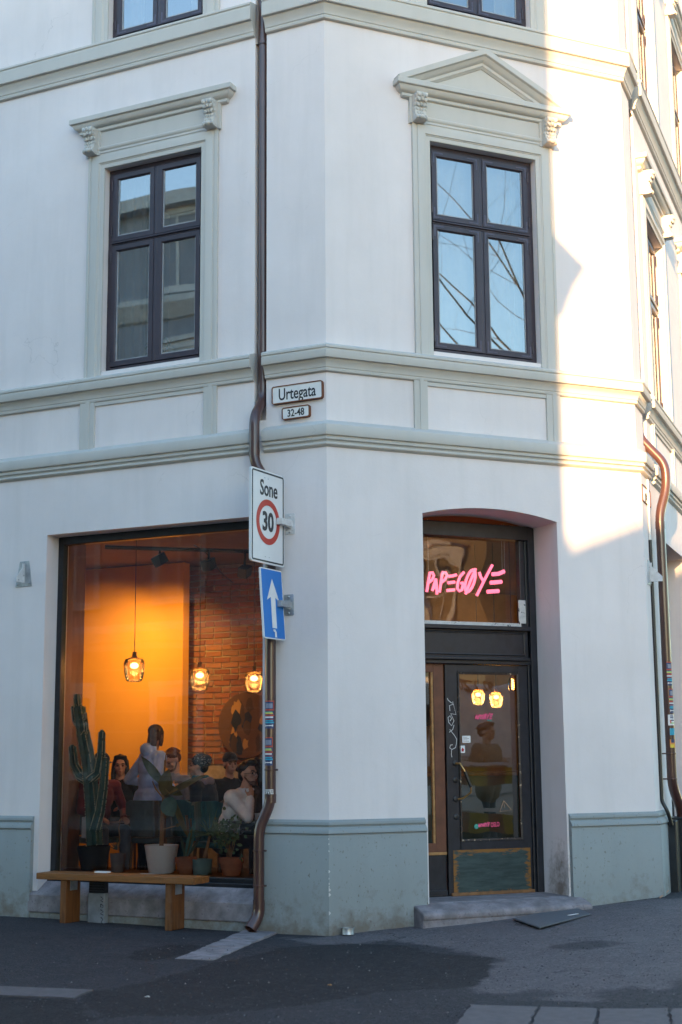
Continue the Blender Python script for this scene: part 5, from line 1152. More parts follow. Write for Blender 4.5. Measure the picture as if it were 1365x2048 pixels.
# broad-leaf plant in the white pot
def leaf(mb, a, b, w, up=Vector((0, -1, 0)), droop=.0, n=7, fold=.25):
    a, b = Vector(a), Vector(b); d = b-a; sd = d.cross(up).normalized(); nn = sd.cross(d).normalized(); vs = []; fs = []
    for i in range(n+1):
        t = i/n; ww = w*math.sin(math.pi*min(1, t*.93+.07))**.75*(1-.25*t); c = a+d*t-Vector((0, 0, 1))*droop*t*t
        vs += [c-sd*ww+nn*ww*fold, c, c+sd*ww+nn*ww*fold]
    for i in range(n): fs += [(i*3, i*3+1, i*3+4, i*3+3), (i*3+1, i*3+2, i*3+5, i*3+4)]
    mb.add(vs, fs)
RPx, _ = LX(323, 1740, .50)
RBP = thing('rubber_plant', 'leggy broad leaved plant in a white pot inside the shop window', 'plant', FL @ Vector((RPx, .50, LED)))
pot(RBP, FL, RPx, .50, LED, .125, .170, .275, M('white_ceramic', (.80, .80, .82), .45, var=.03))
def L3(px, py, dep): x, z = LX(px, py, dep); return Vector((x, dep, z))
stm = M('plant_stem', (.26, .14, .065), .7, var=.2)
for pts in (((321, 1700), (323, 1640), (327, 1590), (330, 1520)), ((325, 1700), (327, 1640), (328, 1560), (333, 1505)), ((322, 1660), (340, 1655), (352, 1652)), ((326, 1595), (312, 1578), (305, 1562))):
    mb = MB(); mb.tube([L3(a, b, .50) for a, b in pts], [.013, .012, .010, .005][:len(pts)] if len(pts) == 4 else [.008, .006, .004], 7); mb.build('stem', stm, RBP, X=FL, smooth=60)
LFD, LFY, LFT = M('leaf_dark', (.055, .085, .05), .32, var=.3, vs=9), M('leaf_olive', (.115, .095, .025), .35, var=.3, vs=9), M('leaf_teal', (.055, .14, .12), .35, var=.25, vs=12)
for a, b, w, m, up in (((327, 1568), (283, 1512), .055, LFD, (0, -1, .2)), ((331, 1592), (414, 1549), .058, LFD, (0, -.7, .6)), ((330, 1590), (338, 1538), .095, LFY, (0, -1, 0)), ((334, 1596), (348, 1634), .105, LFT, (.2, -1, 0)), ((332, 1575), (366, 1590), .05, LFY, (0, -1, .3)), ((348, 1600), (378, 1676), .05, LFY, (-.3, -1, 0)), ((352, 1652), (362, 1648), .02, LFY, (0, -1, 0))):
    mb = MB(); leaf(mb, L3(*a, .48), L3(*b, .46), w, Vector(up)); mb.build('leaf', m, RBP, X=FL, smooth=80, fix=False)
# small grey pot with a bare stem
x, _ = LX(236, 1738, .45); GPt = thing('small_plant', 'wiry stem in a small grey pot left of the white pot', 'plant', FL @ Vector((x, .45, LED)))
pot(GPt, FL, x, .45, LED, .062, .082, .185, M('grey_clay', (.16, .14, .14), .8)); mb = MB(); mb.tube([L3(236, 1700, .45), L3(240, 1680, .45), L3(238, 1655, .45), L3(243, 1635, .45)], [.008, .006, .005, .003], 6); mb.build('stem', stm, GPt, X=FL)
mb = MB()
for k in range(16): a = L3(226+rnd.uniform(-8, 12), 1680+rnd.uniform(-20, 15), .45); leaf(mb, L3(234, 1700, .45), a, .006, droop=.02, n=4)
mb.build('foliage', LFD, GPt, X=FL, fix=False)
# terracotta with upright leaves
x, _ = LX(372, 1740, .45); T1 = thing('potted_plant', 'leafy plant in a terracotta pot right of the white pot', 'plant', FL @ Vector((x, .45, LED)))
pot(T1, FL, x, .45, LED, .070, .102, .165, terra, .045)
for a, b, w, m in (((374, 1712), (392, 1640), .045, LFT), ((372, 1712), (385, 1655), .03, LFY), ((370, 1712), (362, 1670), .018, LFD), ((376, 1712), (404, 1672), .018, LFD)):
    mb = MB(); leaf(mb, L3(*a, .45), L3(*b, .43), w); mb.build('leaf', m, T1, X=FL, smooth=80, fix=False)
# grassy plant in the teal pot
x, _ = LX(405, 1740, .47); T2 = thing('grass_plant', 'spiky grassy plant with a woody stem in a pale teal pot', 'plant', FL @ Vector((x, .47, LED)))
pot(T2, FL, x, .47, LED, .088, .098, .15, M('teal_pot', (.13, .22, .22), .5)); mb = MB(); mb.tube([L3(410, 1715, .47), L3(416, 1690, .47), L3(420, 1672, .47)], [.020, .016, .012], 8); mb.build('stem', stm, T2, X=FL)
mb = MB(); o_ = L3(420, 1672, .47)
for k in range(70):
    g = rnd.random()*6.28; l = rnd.uniform(.14, .34); d = Vector((math.cos(g), math.sin(g)*.6, 0)); el = rnd.uniform(.2, 1.3); leaf(mb, o_, o_+d*l*math.cos(el)*.9+Vector((0, 0, l*math.sin(el))), .006, Vector((0, -1, .3)), droop=rnd.uniform(.02, .16), n=5)
mb.build('foliage', M('grass_leaf', (.08, .13, .07), .5, var=.35), T2, X=FL, fix=False)
# bushy plant in the right terracotta pot
x, _ = LX(463, 1740, .47); T3 = thing('bushy_plant', 'bushy small leaved plant in the rightmost terracotta pot', 'plant', FL @ Vector((x, .47, LED)))
pot(T3, FL, x, .47, LED, .085, .118, .17, terra, .05)
mb = MB()
for k in range(190):
    c = L3(456+rnd.gauss(0, 15), 1668+rnd.gauss(0, 17), .47+rnd.uniform(-.12, .08)); g = rnd.random()*6.28; d = Vector((math.cos(g), rnd.uniform(-.6, .3), math.sin(g)*.7))*rnd.uniform(.03, .06); leaf(mb, c, c+d, rnd.uniform(.012, .02), Vector((0, -1, .2)), n=3)
mb.build('foliage', M('bush_leaf', (.07, .12, .055), .5, var=.4), T3, X=FL, fix=False)
mb = MB()
for k in range(7): a = L3(462, 1715, .47); mb.tube([a, a.lerp(L3(456+rnd.gauss(0, 14), 1668+rnd.gauss(0, 14), .47), .5)+Vector((0, 0, .03)), L3(456+rnd.gauss(0, 14), 1665+rnd.gauss(0, 14), .47)], [.006, .004, .002], 5)
mb.build('twigs', stm, T3, X=FL)
x, z = LX(169, 1676, .70); mb = MB(); mb.box(x-.045, x+.045, .71, .77, z, z+.21); tag(mb.build('paper_bag', M('white_paper', (.62, .60, .62), .8), X=FL, bevel=.004), 'plain white paper bag standing behind the cactus pot', 'bag')
# ------------------------------------------------------------------ people
def _cap(mb, a, ra, b, rb, n=10):
    a, b = Vector(a), Vector(b)
    mb.ball(a, ra, n); mb.ball(b, rb, n)
    if (b-a).length > 1e-4: mb.tube([a, b], [ra, rb], n)
class Prims:
    def __init__(s): s.p = []
    def cap(s, a, ra, b, rb, tg): s.p.append(('c', Vector(a), ra, Vector(b), rb, tg))
    def ell(s, c, r, tg, M3=None): s.p.append(('e', Vector(c), Vector(r), M3 if M3 is not None else Matrix.Identity(3), 0, tg))
    def mesh(s, name, voxel=.0095, smooth=4):
        mb = MB()
        for p in s.p:
            if p[0] == 'c': _cap(mb, p[1], p[2], p[3], p[4])
            else: mb.ball(p[1], tuple(p[2]), 14, p[3])
        me = mb.mesh(name+'_raw'); o = bpy.data.objects.new('tmp', me); COL.objects.link(o)
        m = o.modifiers.new('r', 'REMESH'); m.mode = 'VOXEL'; m.voxel_size = voxel
        k = o.modifiers.new('s', 'SMOOTH'); k.factor = .5; k.iterations = smooth
        dg = bpy.context.evaluated_depsgraph_get(); out = bpy.data.meshes.new_from_object(o.evaluated_get(dg)); bpy.data.objects.remove(o); bpy.data.meshes.remove(me)
        out.materials.clear(); out.name = name
        return out
    def assign(s, me, mats):
        tags = list(mats); n = len(me.polygons); c = np.empty(n*3); me.polygons.foreach_get('center', c); c = c.reshape(-1, 3); best = np.full(n, 9e9); idx = np.zeros(n, int)
        for p in s.p:
            if p[0] == 'c':
                a, b = np.array(p[1]), np.array(p[3]); d = b-a; L = d @ d; t = np.clip(((c-a) @ d)/L, 0, 1) if L > 1e-9 else np.zeros(n)
                q = np.linalg.norm(c-(a+t[:, None]*d), axis=1)-(p[2]+(p[4]-p[2])*t)
            else:
                l = (c-np.array(p[1])) @ np.array(p[3]); q = (np.linalg.norm(l/np.array(p[2]), axis=1)-1)*min(p[2])
            w = q < best; best[w] = q[w]; idx[w] = tags.index(p[5])
        for t in tags: me.materials.append(mats[t])
        me.polygons.foreach_set('material_index', idx.tolist()); me.polygons.foreach_set('use_smooth', [True]*n)
SKIN = M('skin', (.46, .25, .17), .5, var=.08, vs=20); SKIN2 = M('skin_pale', (.52, .31, .23), .5, var=.08, vs=20)
def cloth(name, col, bs=40): return M('cloth_'+name, col, .9, var=.16, vs=9, bmp=1.0, bs=bs*.45, sheen=.2)
def hand(P, wrist, d, palm_n, curl=.5, s=1.0, side=1):
    d = Vector(d).normalized(); n = Vector(palm_n); n = (n-d*n.dot(d)).normalized(); sd = d.cross(n)*side; w = Vector(wrist)
    P.ell(w+d*.045*s, (.038*s, .018*s, .050*s), 'skin', Matrix((sd, n, d)).transposed())
    for i, (o, l) in enumerate(((-.028, .062), (-.010, .072), (.009, .068), (.027, .052))):
        a = w+d*.085*s+sd*o*s; b = a+(d*math.cos(curl*.7)+n*math.sin(curl*.7))*l*.5*s; c = b+(d*math.cos(curl*1.7)+n*math.sin(curl*1.7))*l*.55*s
        P.cap(a-d*.015, .0098*s, b, .0090*s, 'skin'); P.cap(b, .0090*s, c, .0075*s, 'skin')
    a = w+d*.025*s-sd*.032*s; b = a+(d*.6-sd*.7+n*.35).normalized()*.038*s; c = b+(d*.9-sd*.1+n*.4).normalized()*.030*s
    P.cap(a, .012*s, b, .0105*s, 'skin'); P.cap(b, .0105*s, c, .008*s, 'skin')
def person(label, X, mats, sit=True, lean=0.0, twist=0.0, turn=0.0, nod=0.0, arms=None, hair='short', hairmat=None, face=True, height=1.70, seat=.47, hood=False, bulk=0.0, skirt=None, beard=False, extra=None, legs=None):
    """X places the figure (facing local -y, floor at z 0); angles in degrees"""
    k = height/1.70; th = thing('person', label, 'person', X.translation); P = Prims(); b = bulk
    hp = Vector((0, 0, (seat+.09) if sit else .90*k)); sp = Vector((0, -math.sin(R(lean)), math.cos(R(lean))))
    Tw = Matrix.Rotation(R(twist), 3, 'Z'); xax = Tw @ Vector((1, 0, 0))
    waist = hp+sp*.20*k; chest = hp+sp*.36*k; nk = hp+sp*.53*k; sh = {s_: hp+sp*.465*k+xax*s_*(.175+b*.4)*k for s_ in (-1, 1)}
    Mt = Matrix.Rotation(R(lean), 3, 'X') @ Tw if lean == 0 else Matrix((xax, sp.cross(xax), sp)).transposed()
    P.ell(hp, ((.165+b)*k, (.125+b)*k, .13*k), 'top' if skirt else 'bottom', Mt); P.ell(waist, ((.145+b)*k, (.108+b)*k, .18*k), 'top', Mt); P.ell(chest, ((.168+b)*k, (.115+b)*k, .20*k), 'top', Mt)
    P.cap(sh[-1]*1.0, (.068+b*.6)*k, sh[1], (.068+b*.6)*k, 'top'); P.cap(nk-sp*.06*k, .075*k, nk, .055*k, 'top')
    if skirt:
        for s_ in (-1, 1): P.cap(hp+xax*s_*.06, (.115+b)*k, hp+xax*s_*.075-Vector((0, 0, skirt)), (.120+b)*k, 'top')
    # head
    Hm = (Matrix.Rotation(R(turn), 3, 'Z') @ Matrix.Rotation(R(nod), 3, 'X')); hc = nk+Vector((0, -.02, 0))+sp*.045*k+Vector((0, 0, .115))*k
    H = lambda x, y, z: hc+Hm @ Vector((x, y, z))
    P.cap(nk-sp*.03, .058*k, H(0, .015, -.06), .052*k, 'skin')
    P.ell(H(0, .012, .035), (.074, .094, .092), 'skin', Hm); P.ell(H(0, -.030, -.040), (.058, .062, .068), 'skin', Hm); P.ell(H(0, -.064, -.088), (.026, .022, .020), 'skin', Hm)
    P.cap(H(0, -.088, .015), .011, H(0, -.108, -.025), .014, 'skin'); P.ell(H(0, -.086, -.062), (.024, .012, .010), 'skin', Hm)
    P.ell(H(0, -.078, .030), (.050, .018, .012), 'skin', Hm)
    for s_ in (-1, 1): P.ell(H(s_*.076, .008, -.002), (.011, .020, .031), 'skin', Hm); P.ell(H(s_*.040, -.066, -.020), (.022, .018, .018), 'skin', Hm)
    # legs
    for s_ in (-1, 1):
        hip = hp+xax*s_*.085*k
        if sit:
            kn, an = (legs[s_] if legs else (hp+Vector((s_*.13, -.44*k, .01)), Vector((s_*.13, -.42*k, .09))))
        else: kn, an = hip+Vector((s_*.01, -.02, -.42*k)), Vector((s_*.10, .03, .09))
        kn, an = Vector(kn), Vector(an)
        P.cap(hip, .088*k, kn, .060*k, 'bottom'); P.cap(kn, .060*k, kn.lerp(an, .35), .058*k, 'bottom'); P.cap(kn.lerp(an, .35), .058*k, an, .045*k, 'bottom')
        P.cap(an+Vector((0, .03, -.045)), .042, an+Vector((s_*.02, -.14, -.052)), .034, 'shoe')
    # arms: (elbow, wrist, hand direction, palm normal, curl) in figure coordinates
    for s_ in (-1, 1):
        el, wr, hd, pn, cu = arms[s_] if arms and s_ in arms else (sh[s_]+Vector((s_*.06, .02, -.27)), sh[s_]+Vector((s_*.03, -.20, -.36)), (0, -1, 0), (0, 0, -1), .5)
        el, wr = Vector(el), Vector(wr); d = wr-el
        P.cap(sh[s_], (.058+b*.5)*k, el, (.047+b*.4)*k, 'top')
        sl = 'sleeve' if 'sleeve' in mats else 'top'
        P.cap(el, (.046+b*.4)*k, wr-d.normalized()*.015, (.036+b*.3)*k, sl); P.cap(wr-d.normalized()*.03, .027, wr+Vector(hd).normalized()*.01, .024, 'skin')
        hand(P, wr, hd, pn, cu, 1.0, s_)
    if hood: P.ell(nk+Vector((0, .085, .03)), (.105, .075, .075), 'top'); P.cap(nk+Vector((-.07, .04, .045)), .04, nk+Vector((.07, .04, .045)), .04, 'top')
    mm = {'skin': mats.get('skin', SKIN), 'top': mats['top'], 'bottom': mats['bottom'], 'shoe': mats.get('shoe', MP['blackm'])}
    if 'sleeve' in mats: mm['sleeve'] = mats['sleeve']
    me = P.mesh('body'); P.assign(me, mm); me.transform(X); finish('body', me, th, fix=False)
    def child(nm, prims, mat, vox=.009, sm=3): m_ = prims.mesh(nm, vox, sm); m_.materials.append(mat); m_.polygons.foreach_set('use_smooth', [True]*len(m_.polygons)); m_.transform(X); return finish(nm, m_, th, fix=False)
    hm = hairmat or M('hair_dark', (.012, .009, .008), .45, var=.3, vs=40, bmp=.3, bs=120)
    hr = Prims()
    if hair in ('short', 'long', 'pony'):
        hr.ell(H(0, .026, .062), (.082, .098, .082), 'h', Hm); hr.ell(H(0, .060, .015), (.074, .062, .078), 'h', Hm); hr.ell(H(0, -.052, .112), (.058, .038, .022), 'h', Hm)
    if hair == 'long':
        for s_ in (-1, 1):
            hr.cap(H(s_*.070, .02, .06), .026, H(s_*.082, .015, -.08), .032, 'h'); hr.cap(H(s_*.082, .015, -.08), .032, H(s_*.085, -.01, -.22), .026, 'h')
        hr.cap(H(0, .07, .0), .065, H(0, .085, -.2), .055, 'h'); hr.cap(H(.055, -.045, .11), .022, H(.075, -.03, .02), .018, 'h'); hr.cap(H(-.055, -.045, .11), .022, H(-.075, -.03, .02), .018, 'h')
    if hair == 'pony':
        for s_ in (-1, 1): hr.cap(H(s_*.068, .0, .07), .022, H(s_*.074, .02, -.08), .022, 'h'); hr.cap(H(s_*.06, -.05, .09), .018, H(s_*.072, -.035, -.03), .014, 'h')
        hr.cap(H(0, .08, .03), .050, H(0, .075, -.09), .040, 'h'); hr.ell(H(0, .085, .085), (.042, .040, .038), 'h', Hm); hr.ell(H(0, .03, .075), (.090, .104, .078), 'h', Hm)
    if hair == 'quiff': hr.ell(H(0, .030, .060), (.082, .095, .080), 'h', Hm); hr.ell(H(0, -.050, .118), (.066, .060, .036), 'h', Hm); hr.ell(H(0, .068, .000), (.068, .052, .072), 'h', Hm)
    if hair in ('beanie', 'cap'): hr.ell(H(0, .060, -.005), (.070, .050, .060), 'h', Hm)
    if hair in ('short', 'long', 'pony', 'quiff'):      # loose tufts so that the outline is not a dome
        rr = random.Random(len(label))
        for _ in range(26):
            g, e_ = rr.uniform(0, 6.28), rr.uniform(.05, 1.45); u = Vector((math.cos(g)*math.cos(e_), .25+math.sin(g)*math.cos(e_)*.9, math.sin(e_))).normalized()
            a = H(u.x*.078, .02+u.y*.090, .055+u.z*.078); hr.cap(a, rr.uniform(.012, .019), a+Hm @ Vector((u.x*.012+rr.uniform(-.02, .02), .02+rr.uniform(-.015, .02), -.035)), .008, 'h')
    child('hair', hr, hm, .0075, 2)
    if beard:
        bd = Prims(); bd.ell(H(0, -.050, -.084), (.050, .042, .030), 'h', Hm)
        for s_ in (-1, 1): bd.cap(H(s_*.064, .0, -.025), .010, H(s_*.046, -.040, -.078), .013, 'h')
        child('beard', bd, M('beard', (.16, .085, .06), .8, var=.3, vs=60), .008)
    if face:
        mb = MB()
        for s_ in (-1, 1): mb.ball(H(s_*.032, -.082, .006), (.013, .007, .007), 8, Hm)
        mb.build('eyes', M('eye_dark', (.02, .014, .012), .25), th, X=X, smooth=60, fix=False)
        mb = MB()
        for s_ in (-1, 1): mb.tube([H(s_*.016, -.094, .028), H(s_*.034, -.092, .034), H(s_*.052, -.078, .028)], .0045, 5)
        mb.build('eyebrows', hm, th, X=X, fix=False)
        mb = MB(); mb.ball(H(0, -.096, -.062), (.022, .007, .006), 8, Hm); mb.build('mouth', M('lips', (.30, .09, .08), .5), th, X=X, fix=False)
    if extra: extra(th, X, H, Hm, child, nk, sh)
    return th
def stand_at(px, py, dep, yaw, hz=0): x, _ = LX(px, py, dep); return FL @ Matrix.Translation((x, dep, FLZ)) @ Matrix.Rotation(R(yaw), 4, 'Z')
jean = cloth('denim', (.055, .085, .13)); blackc = cloth('black', (.012, .013, .017)); navy = cloth('navy', (.018, .026, .045))
# standing woman in a pale blue jacket, back to the window
person('standing person in a pale blue hooded rain jacket with their back to the window', stand_at(296, 1600, 2.0, 150), dict(top=cloth('pale_blue', (.34, .50, .93), 25), bottom=blackc), sit=False, lean=7, turn=48, nod=14, hair='pony', hairmat=M('hair_brown', (.045, .018, .009), .5, var=.5, vs=60, bmp=.8, bs=140), height=1.66, hood=True, bulk=.028, skirt=.16, face=True,
       arms={-1: ((-.36, .06, 1.07), (-.24, -.18, 1.00), (.4, -1, .1), (.8, .3, 0), .5), 1: ((.37, .07, 1.08), (.28, -.16, 1.03), (-.3, -1, .1), (-.8, .3, 0), .5)})
# dark haired woman with a phone
def phone_for(th, X, H, Hm, child, nk, sh):
    mb = MB(); mb.box(-.038, .038, -.005, .005, -.075, .075, Matrix.Translation((-.02, -.40, .87)) @ Matrix.Rotation(R(-55), 4, 'X')); tag(mb.build('phone', M('phone_black', (.008, .008, .01), .2), X=X, bevel=.004), 'dark mobile phone held by the long haired seated person', 'phone')
person('seated person with long dark hair in black, holding a phone', stand_at(243, 1600, 2.55, 22), dict(top=blackc, bottom=jean, skin=SKIN2), lean=6, turn=10, nod=0, hair='long', height=1.66,
       arms={-1: ((-.28, -.10, .80), (-.07, -.33, .83), (.5, -.8, .25), (.2, .3, 1), .9), 1: ((.28, -.06, .79), (.10, -.30, .76), (-.6, -.8, 0), (0, 0, -1), .5)}, extra=phone_for)
# capped person in red and navy behind the cactus
def cap_on(col, brim=True):
    def f(th, X, H, Hm, child, nk, sh):
        c = Prims(); c.ell(H(0, .016, .068), (.090, .104, .078), 'h', Hm)
        if brim: c.ell(H(0, -.105, .050), (.066, .062, .008), 'h', Hm)
        child('cap', c, cloth('cap_%d' % int(col[2]*999), col), .008)
    return f
def stripes(th, X, H, Hm, child, nk, sh):
    cap_on((.022, .030, .055))(th, X, H, Hm, child, nk, sh)
    for s_ in (-1, 1): mb = MB(); mb.tube([Vector(sh[s_])+Vector((0, 0, .062)), Vector(sh[s_])+Vector((s_*.062, .03, -.02)), Vector((s_*.30, .02, .80))], .006, 5); mb.build('sleeve_stripe', SK['white'], th, X=X)
person('seated person in a dark cap and red tracksuit top, half hidden by the cactus', stand_at(193, 1600, 1.25, 62), dict(top=cloth('red', (.17, .018, .024)), bottom=cloth('grey_jean', (.11, .13, .17)), sleeve=cloth('red2', (.15, .016, .022))), lean=9, turn=5, nod=8, hair='cap', height=1.72, bulk=.012, extra=stripes,
       arms={-1: ((-.26, -.16, .78), (-.16, -.40, .70), (.3, -1, -.1), (0, 0, -1), .6), 1: ((.28, -.12, .76), (.13, -.40, .69), (-.2, -1, -.1), (0, 0, -1), .6)})
# man in a grey tee
person('seated man with short ginger hair in a grey T-shirt looking down', stand_at(360, 1600, 2.35, -14), dict(top=cloth('grey_tee', (.22, .20, .22)), bottom=blackc, sleeve=SKIN2, skin=SKIN2), lean=10, turn=-4, nod=30, hair='short', hairmat=M('hair_ginger', (.13, .045, .018), .5, var=.3, vs=40, bmp=.3, bs=120), beard=True, height=1.76, seat=.50)
# patterned beanie and teal scarf
def beanie(th, X, H, Hm, child, nk, sh):
    m, t, b_ = nt('beanie_knit'); v = nd(t, 'TexVoronoi'); v.inputs['Scale'].default_value = 42; t.links.new(pos(t), v.inputs['Vector'])
    t.links.new(ramp(t, v.outputs['Distance'], [(.25, (.34, .36, .37, 1)), (.42, (.05, .07, .09, 1))]), b_.inputs['Base Color']); b_.inputs['Roughness'].default_value = .95
    c = Prims(); c.ell(H(0, .022, .062), (.092, .108, .092), 'h', Hm); c.ell(H(0, .085, .075), (.072, .062, .068), 'h', Hm); child('beanie', c, m, .008)
    c = Prims(); 
    for g in range(9): a = g/8*math.pi*2; c.ell(nk+Vector((.072*math.cos(a), .075*math.sin(a)-.01, .03)), (.035, .035, .04), 'h')
    child('scarf', c, cloth('teal_scarf', (.02, .15, .22)), .01)
    c = Prims(); c.cap(nk+Vector((-.10, .07, -.01)), .045, nk+Vector((.10, .07, -.01)), .045, 'h'); c.ell(nk+Vector((0, .10, .0)), (.09, .05, .05), 'h'); child('hood', c, cloth('mauve_hood', (.24, .20, .25)), .01)
person('seated person in a patterned grey knit beanie, teal scarf and dark jacket facing left', stand_at(424, 1600, 2.0, -82), dict(top=navy, bottom=cloth('teal_trousers', (.02, .10, .125)), skin=SKIN2), lean=14, turn=4, nod=-4, hair='beanie', height=1.68, bulk=.03, extra=beanie)
# man in the white sweater
def specs(th, X, H, Hm, child, nk, sh):
    mb = MB()
    for s_ in (-1, 1):
        mb.tube([H(s_*.034+.024*math.cos(g), -.104, .004+.019*math.sin(g)) for g in np.linspace(0, 6.283, 15)], .0026, 5, caps=False); mb.tube([H(s_*.060, -.100, .008), H(s_*.079, .0, .010)], .0026, 5)
    mb.tube([H(-.010, -.106, .008), H(.010, -.106, .008)], .0026, 5); mb.build('spectacles', MP['blackm'], th, X=X, fix=False)
    c = Prims()
    for g in range(12): a = g/12*6.283; c.ell(nk+Vector((.070*math.cos(a), .072*math.sin(a), .012-.02*math.sin(a)*0)), (.022, .022, .024), 'h')
    child('collar', c, cloth('white_rib', (.70, .73, .82), 60), .008)
person('dark haired man in a white sweater and glasses leaning on the table, chin on hand', stand_at(452, 1600, .95, 84), dict(top=cloth('white_sweater', (.80, .83, .92), 22), bottom=navy, skin=SKIN2), lean=26, turn=-6, nod=-6, hair='quiff', beard=True, height=1.78, seat=.40, bulk=.022, extra=specs,
       arms={-1: ((-.20, -.42, .74), (-.09, -.37, .92), (.30, .02, 1), (.2, 1, 0), .9), 1: ((.25, -.44, .72), (.03, -.50, .74), (-1, -.2, 0), (0, 0, -1), .4)})
# darker figures behind
person('person in a black cap and dark jacket sitting behind the man in white', stand_at(452, 1600, 2.75, 60), dict(top=blackc, bottom=blackc), lean=8, turn=-10, hair='cap', height=1.70, extra=cap_on((.010, .010, .012)))
person('brown haired person at the window edge across the table, mostly hidden by the wall', stand_at(537, 1600, 1.15, -86), dict(top=cloth('umber', (.05, .03, .025)), bottom=blackc), lean=14, turn=0, nod=8, hair='long', hairmat=M('hair_umber', (.030, .014, .009), .45, var=.3, vs=40), height=1.68, seat=.42)

# ------------------------------------------------------------------ cafe furniture
tw_ = wood_mat('chair_wood', (.12, .055, .02), (.20, .095, .035), (8, 8, 2)); dkt = M('dark_table', (.018, .013, .011), .35, var=.2)
def chair(X, label, back_m, group=None, bw=.50):
    th = thing('chair', label, 'chair', X.translation, group)
    for sx in (-1, 1):
        mb = MB(); mb.tube([(sx*.21, -.21, 0), (sx*.20, -.20, .44)], [.014, .019], 8); mb.build('leg', tw_, th, X=X)
        mb = MB(); mb.tube([(sx*.215, .23, 0), (sx*.21, .20, .45), (sx*.225, .25, .72)], [.014, .02, .016], 8); mb.build('leg', tw_, th, X=X)
    mb = MB(); mb.box(-.23, .23, -.23, .22, .43, .49); mb.build('seat', back_m, th, X=X, bevel=.02)
    mb = MB(); n = 8
    for i in range(n):
        a, b = -1+2*i/n, -1+2*(i+1)/n; f = lambda u: .27-.07*u*u
        mb.prism([(a*bw/2, f(a), .50), (b*bw/2, f(b), .50), (b*bw/2, f(b)+.03, .88-(.03 if abs(b) > .9 else 0)), (a*bw/2, f(a)+.03, .88-(.03 if abs(a) > .9 else 0))], (0, -.035, 0))
    mb.build('backrest', back_m, th, X=X, smooth=50)
    return th
def at_chair(px, dep, yaw): x, _ = LX(px, 1700, dep); return FL @ Matrix.Translation((x, dep, FLZ)) @ Matrix.Rotation(R(yaw), 4, 'Z')
gcl = cloth('grey_upholstery', (.085, .10, .105)); tcl = cloth('teal_upholstery', (.02, .10, .12))
chair(at_chair(318, 1.45, 180), 'grey upholstered chair with its back to the window behind the white pot', gcl, bw=.56)
chair(at_chair(394, 1.75, 150), 'teal upholstered chair right of the grey one', tcl)
chair(at_chair(448, .98, 84), 'wooden chair under the man in the white sweater', tcl); chair(at_chair(193, 1.25, 62), 'wooden chair behind the cactus', gcl)
for px, dep, yaw, lab in ((243, 2.55, 22, 'chair of the long haired person with the phone'), (360, 2.35, -14, 'chair of the man in the grey T-shirt'), (424, 2.0, -82, 'chair of the person in the beanie'), (452, 2.75, 60, 'chair of the black capped person'), (537, 1.15, -86, 'chair at the window edge across the table')):
    chair(at_chair(px, dep, yaw), lab, gcl)
def table(x, y, r, label, h=.74):
    X = FL @ Matrix.Translation((x, y, FLZ)); th = thing('table', label, 'table', X.translation)
    mb = MB(); mb.lathe([(0, h-.03), (r, h-.03), (r, h), (0, h)], (0, 0, 0), 32); mb.build('top', dkt, th, X=X)
    mb = MB(); mb.tube([(0, 0, .03), (0, 0, h-.03)], .03, 10); mb.build('column', MP['blackm'], th, X=X)
    mb = MB(); mb.lathe([(.22, 0), (.22, .02), (.05, .04)], (0, 0, 0), 24); mb.build('foot', MP['blackm'], th, X=X); return h+FLZ
xt_, _ = LX(508, 1640, 1.05); hT = table(xt_, 1.05, .33, 'round dark table in front of the man in the white sweater', .70)
x2_, _ = LX(335, 1640, 2.0); hT2 = table(x2_, 1.98, .40, 'round dark table in the middle of the seated group')
x3_, _ = LX(252, 1660, 1.65); hT3 = table(x3_-.1, 1.85, .30, 'small wooden table beside the capped person', .62)
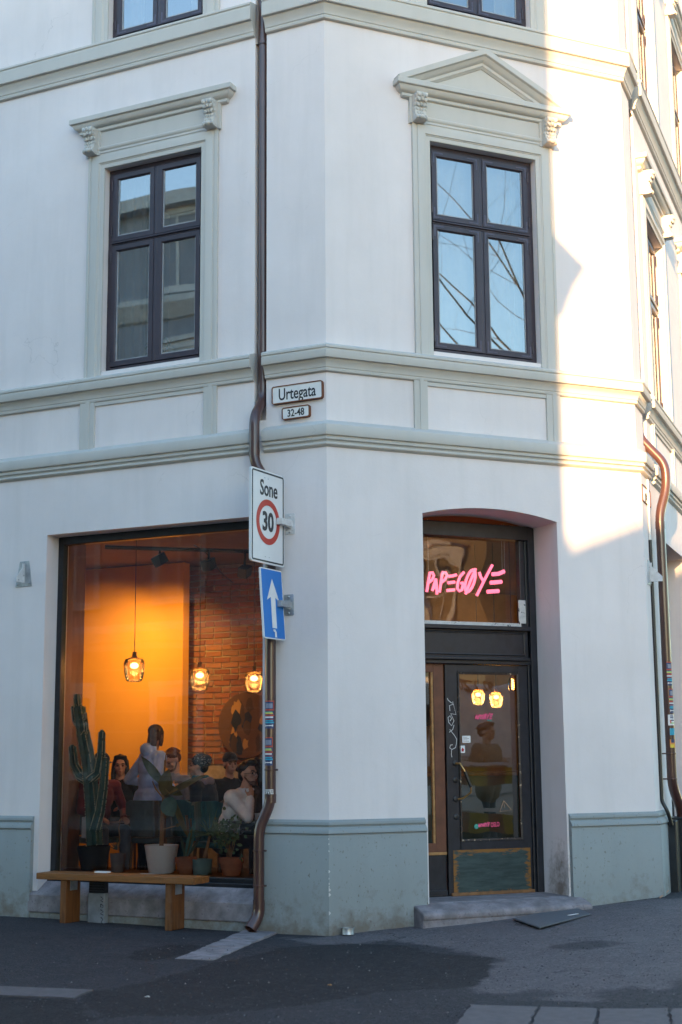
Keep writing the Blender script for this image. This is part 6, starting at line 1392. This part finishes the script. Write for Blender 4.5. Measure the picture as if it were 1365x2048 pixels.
def cup(px, py, dep, z, label, mat, r=.045, h=.07, handle=True):
    x, _ = LX(px, py, dep); th = thing('cup', label, 'cup', FL @ Vector((x, dep, z))); X = FL @ Matrix.Translation((x, dep, z))
    mb = MB(); mb.lathe([(r*.55, 0), (r*.85, h*.3), (r, h), (r*.93, h), (r*.8, h*.3), (0, .01)], (0, 0, 0), 20); mb.build('bowl', mat, th, X=X, smooth=45)
    if handle: mb = MB(); mb.tube([(-r*.9, 0, h*.75), (-r*1.5, 0, h*.7), (-r*1.5, 0, h*.35), (-r*.85, 0, h*.3)], .006, 6); mb.build('handle', mat, th, X=X)
cup(517, 1610, .98, hT, 'white coffee cup on the table at the window edge', SK['white'], .055, .075)
cup(495, 1600, 1.2, hT, 'small white cup in front of the man in the white sweater', SK['white'], .035, .05, False)
cup(381, 1600, 1.75, hT2, 'tall drinking glass with amber drink on the middle table', glass('drink_glass', (.9, .75, .55), 1.5), .035, .13, False)
# counter with menu board seen through the door
CT = thing('counter', 'dark panelled serving counter seen through the door glass', 'counter', (4.6, 4.4, FLZ))
mb = MB(); mb.box(2.2, 6.0, 4.2, 4.9, FLZ, 1.32); mb.build('front', M('counter_teal', (.03, .07, .07), .6), CT); mb = MB(); mb.box(2.15, 6.05, 4.12, 4.95, 1.32, 1.37); mb.build('top', tw_, CT, bevel=.006)
mb = MB(); mb.box(2.2, 8.0, 6.6, 6.75, FLZ, 3.98); struct(mb.build('counter_wall', M('counter_wall_paint', (.42, .27, .12), .85)))
mb = MB(); mb.box(3.2, 4.6, 6.5, 6.58, 2.0, 2.9); tag(mb.build('menu_board', M('menu_black', (.02, .014, .012), .6), bevel=.01), 'dark brown menu board on the wall behind the counter', 'board')
o, l = lamp_glow('counter_fill_light', (0, 0, 0), (1.0, .50, .15), 1.0, .08); o.location = (5.2, 5.6, 3.2)  # added warm fill around the counter, unseen and without a fixture
# passer-by mirrored in the door
qx = refl(978, 1560, 6.0); Xp = Matrix.Translation((qx.x, qx.y, ground_z(qx.x, qx.y))) @ Matrix.Rotation(R(180-25), 4, 'Z')
person('passer-by in a tan jacket and jeans mirrored in the door glass', Xp, dict(top=cloth('tan', (.24, .17, .10)), bottom=jean, skin=SKIN2), sit=False, hair='short', height=1.76, bulk=.03, skirt=.10,
       arms={-1: ((-.30, .0, 1.12), (-.10, -.22, 1.22), (.6, -.5, .4), (0, .3, 1), .8), 1: ((.30, .0, 1.12), (.10, -.22, 1.20), (-.6, -.5, .4), (0, .3, 1), .8)})
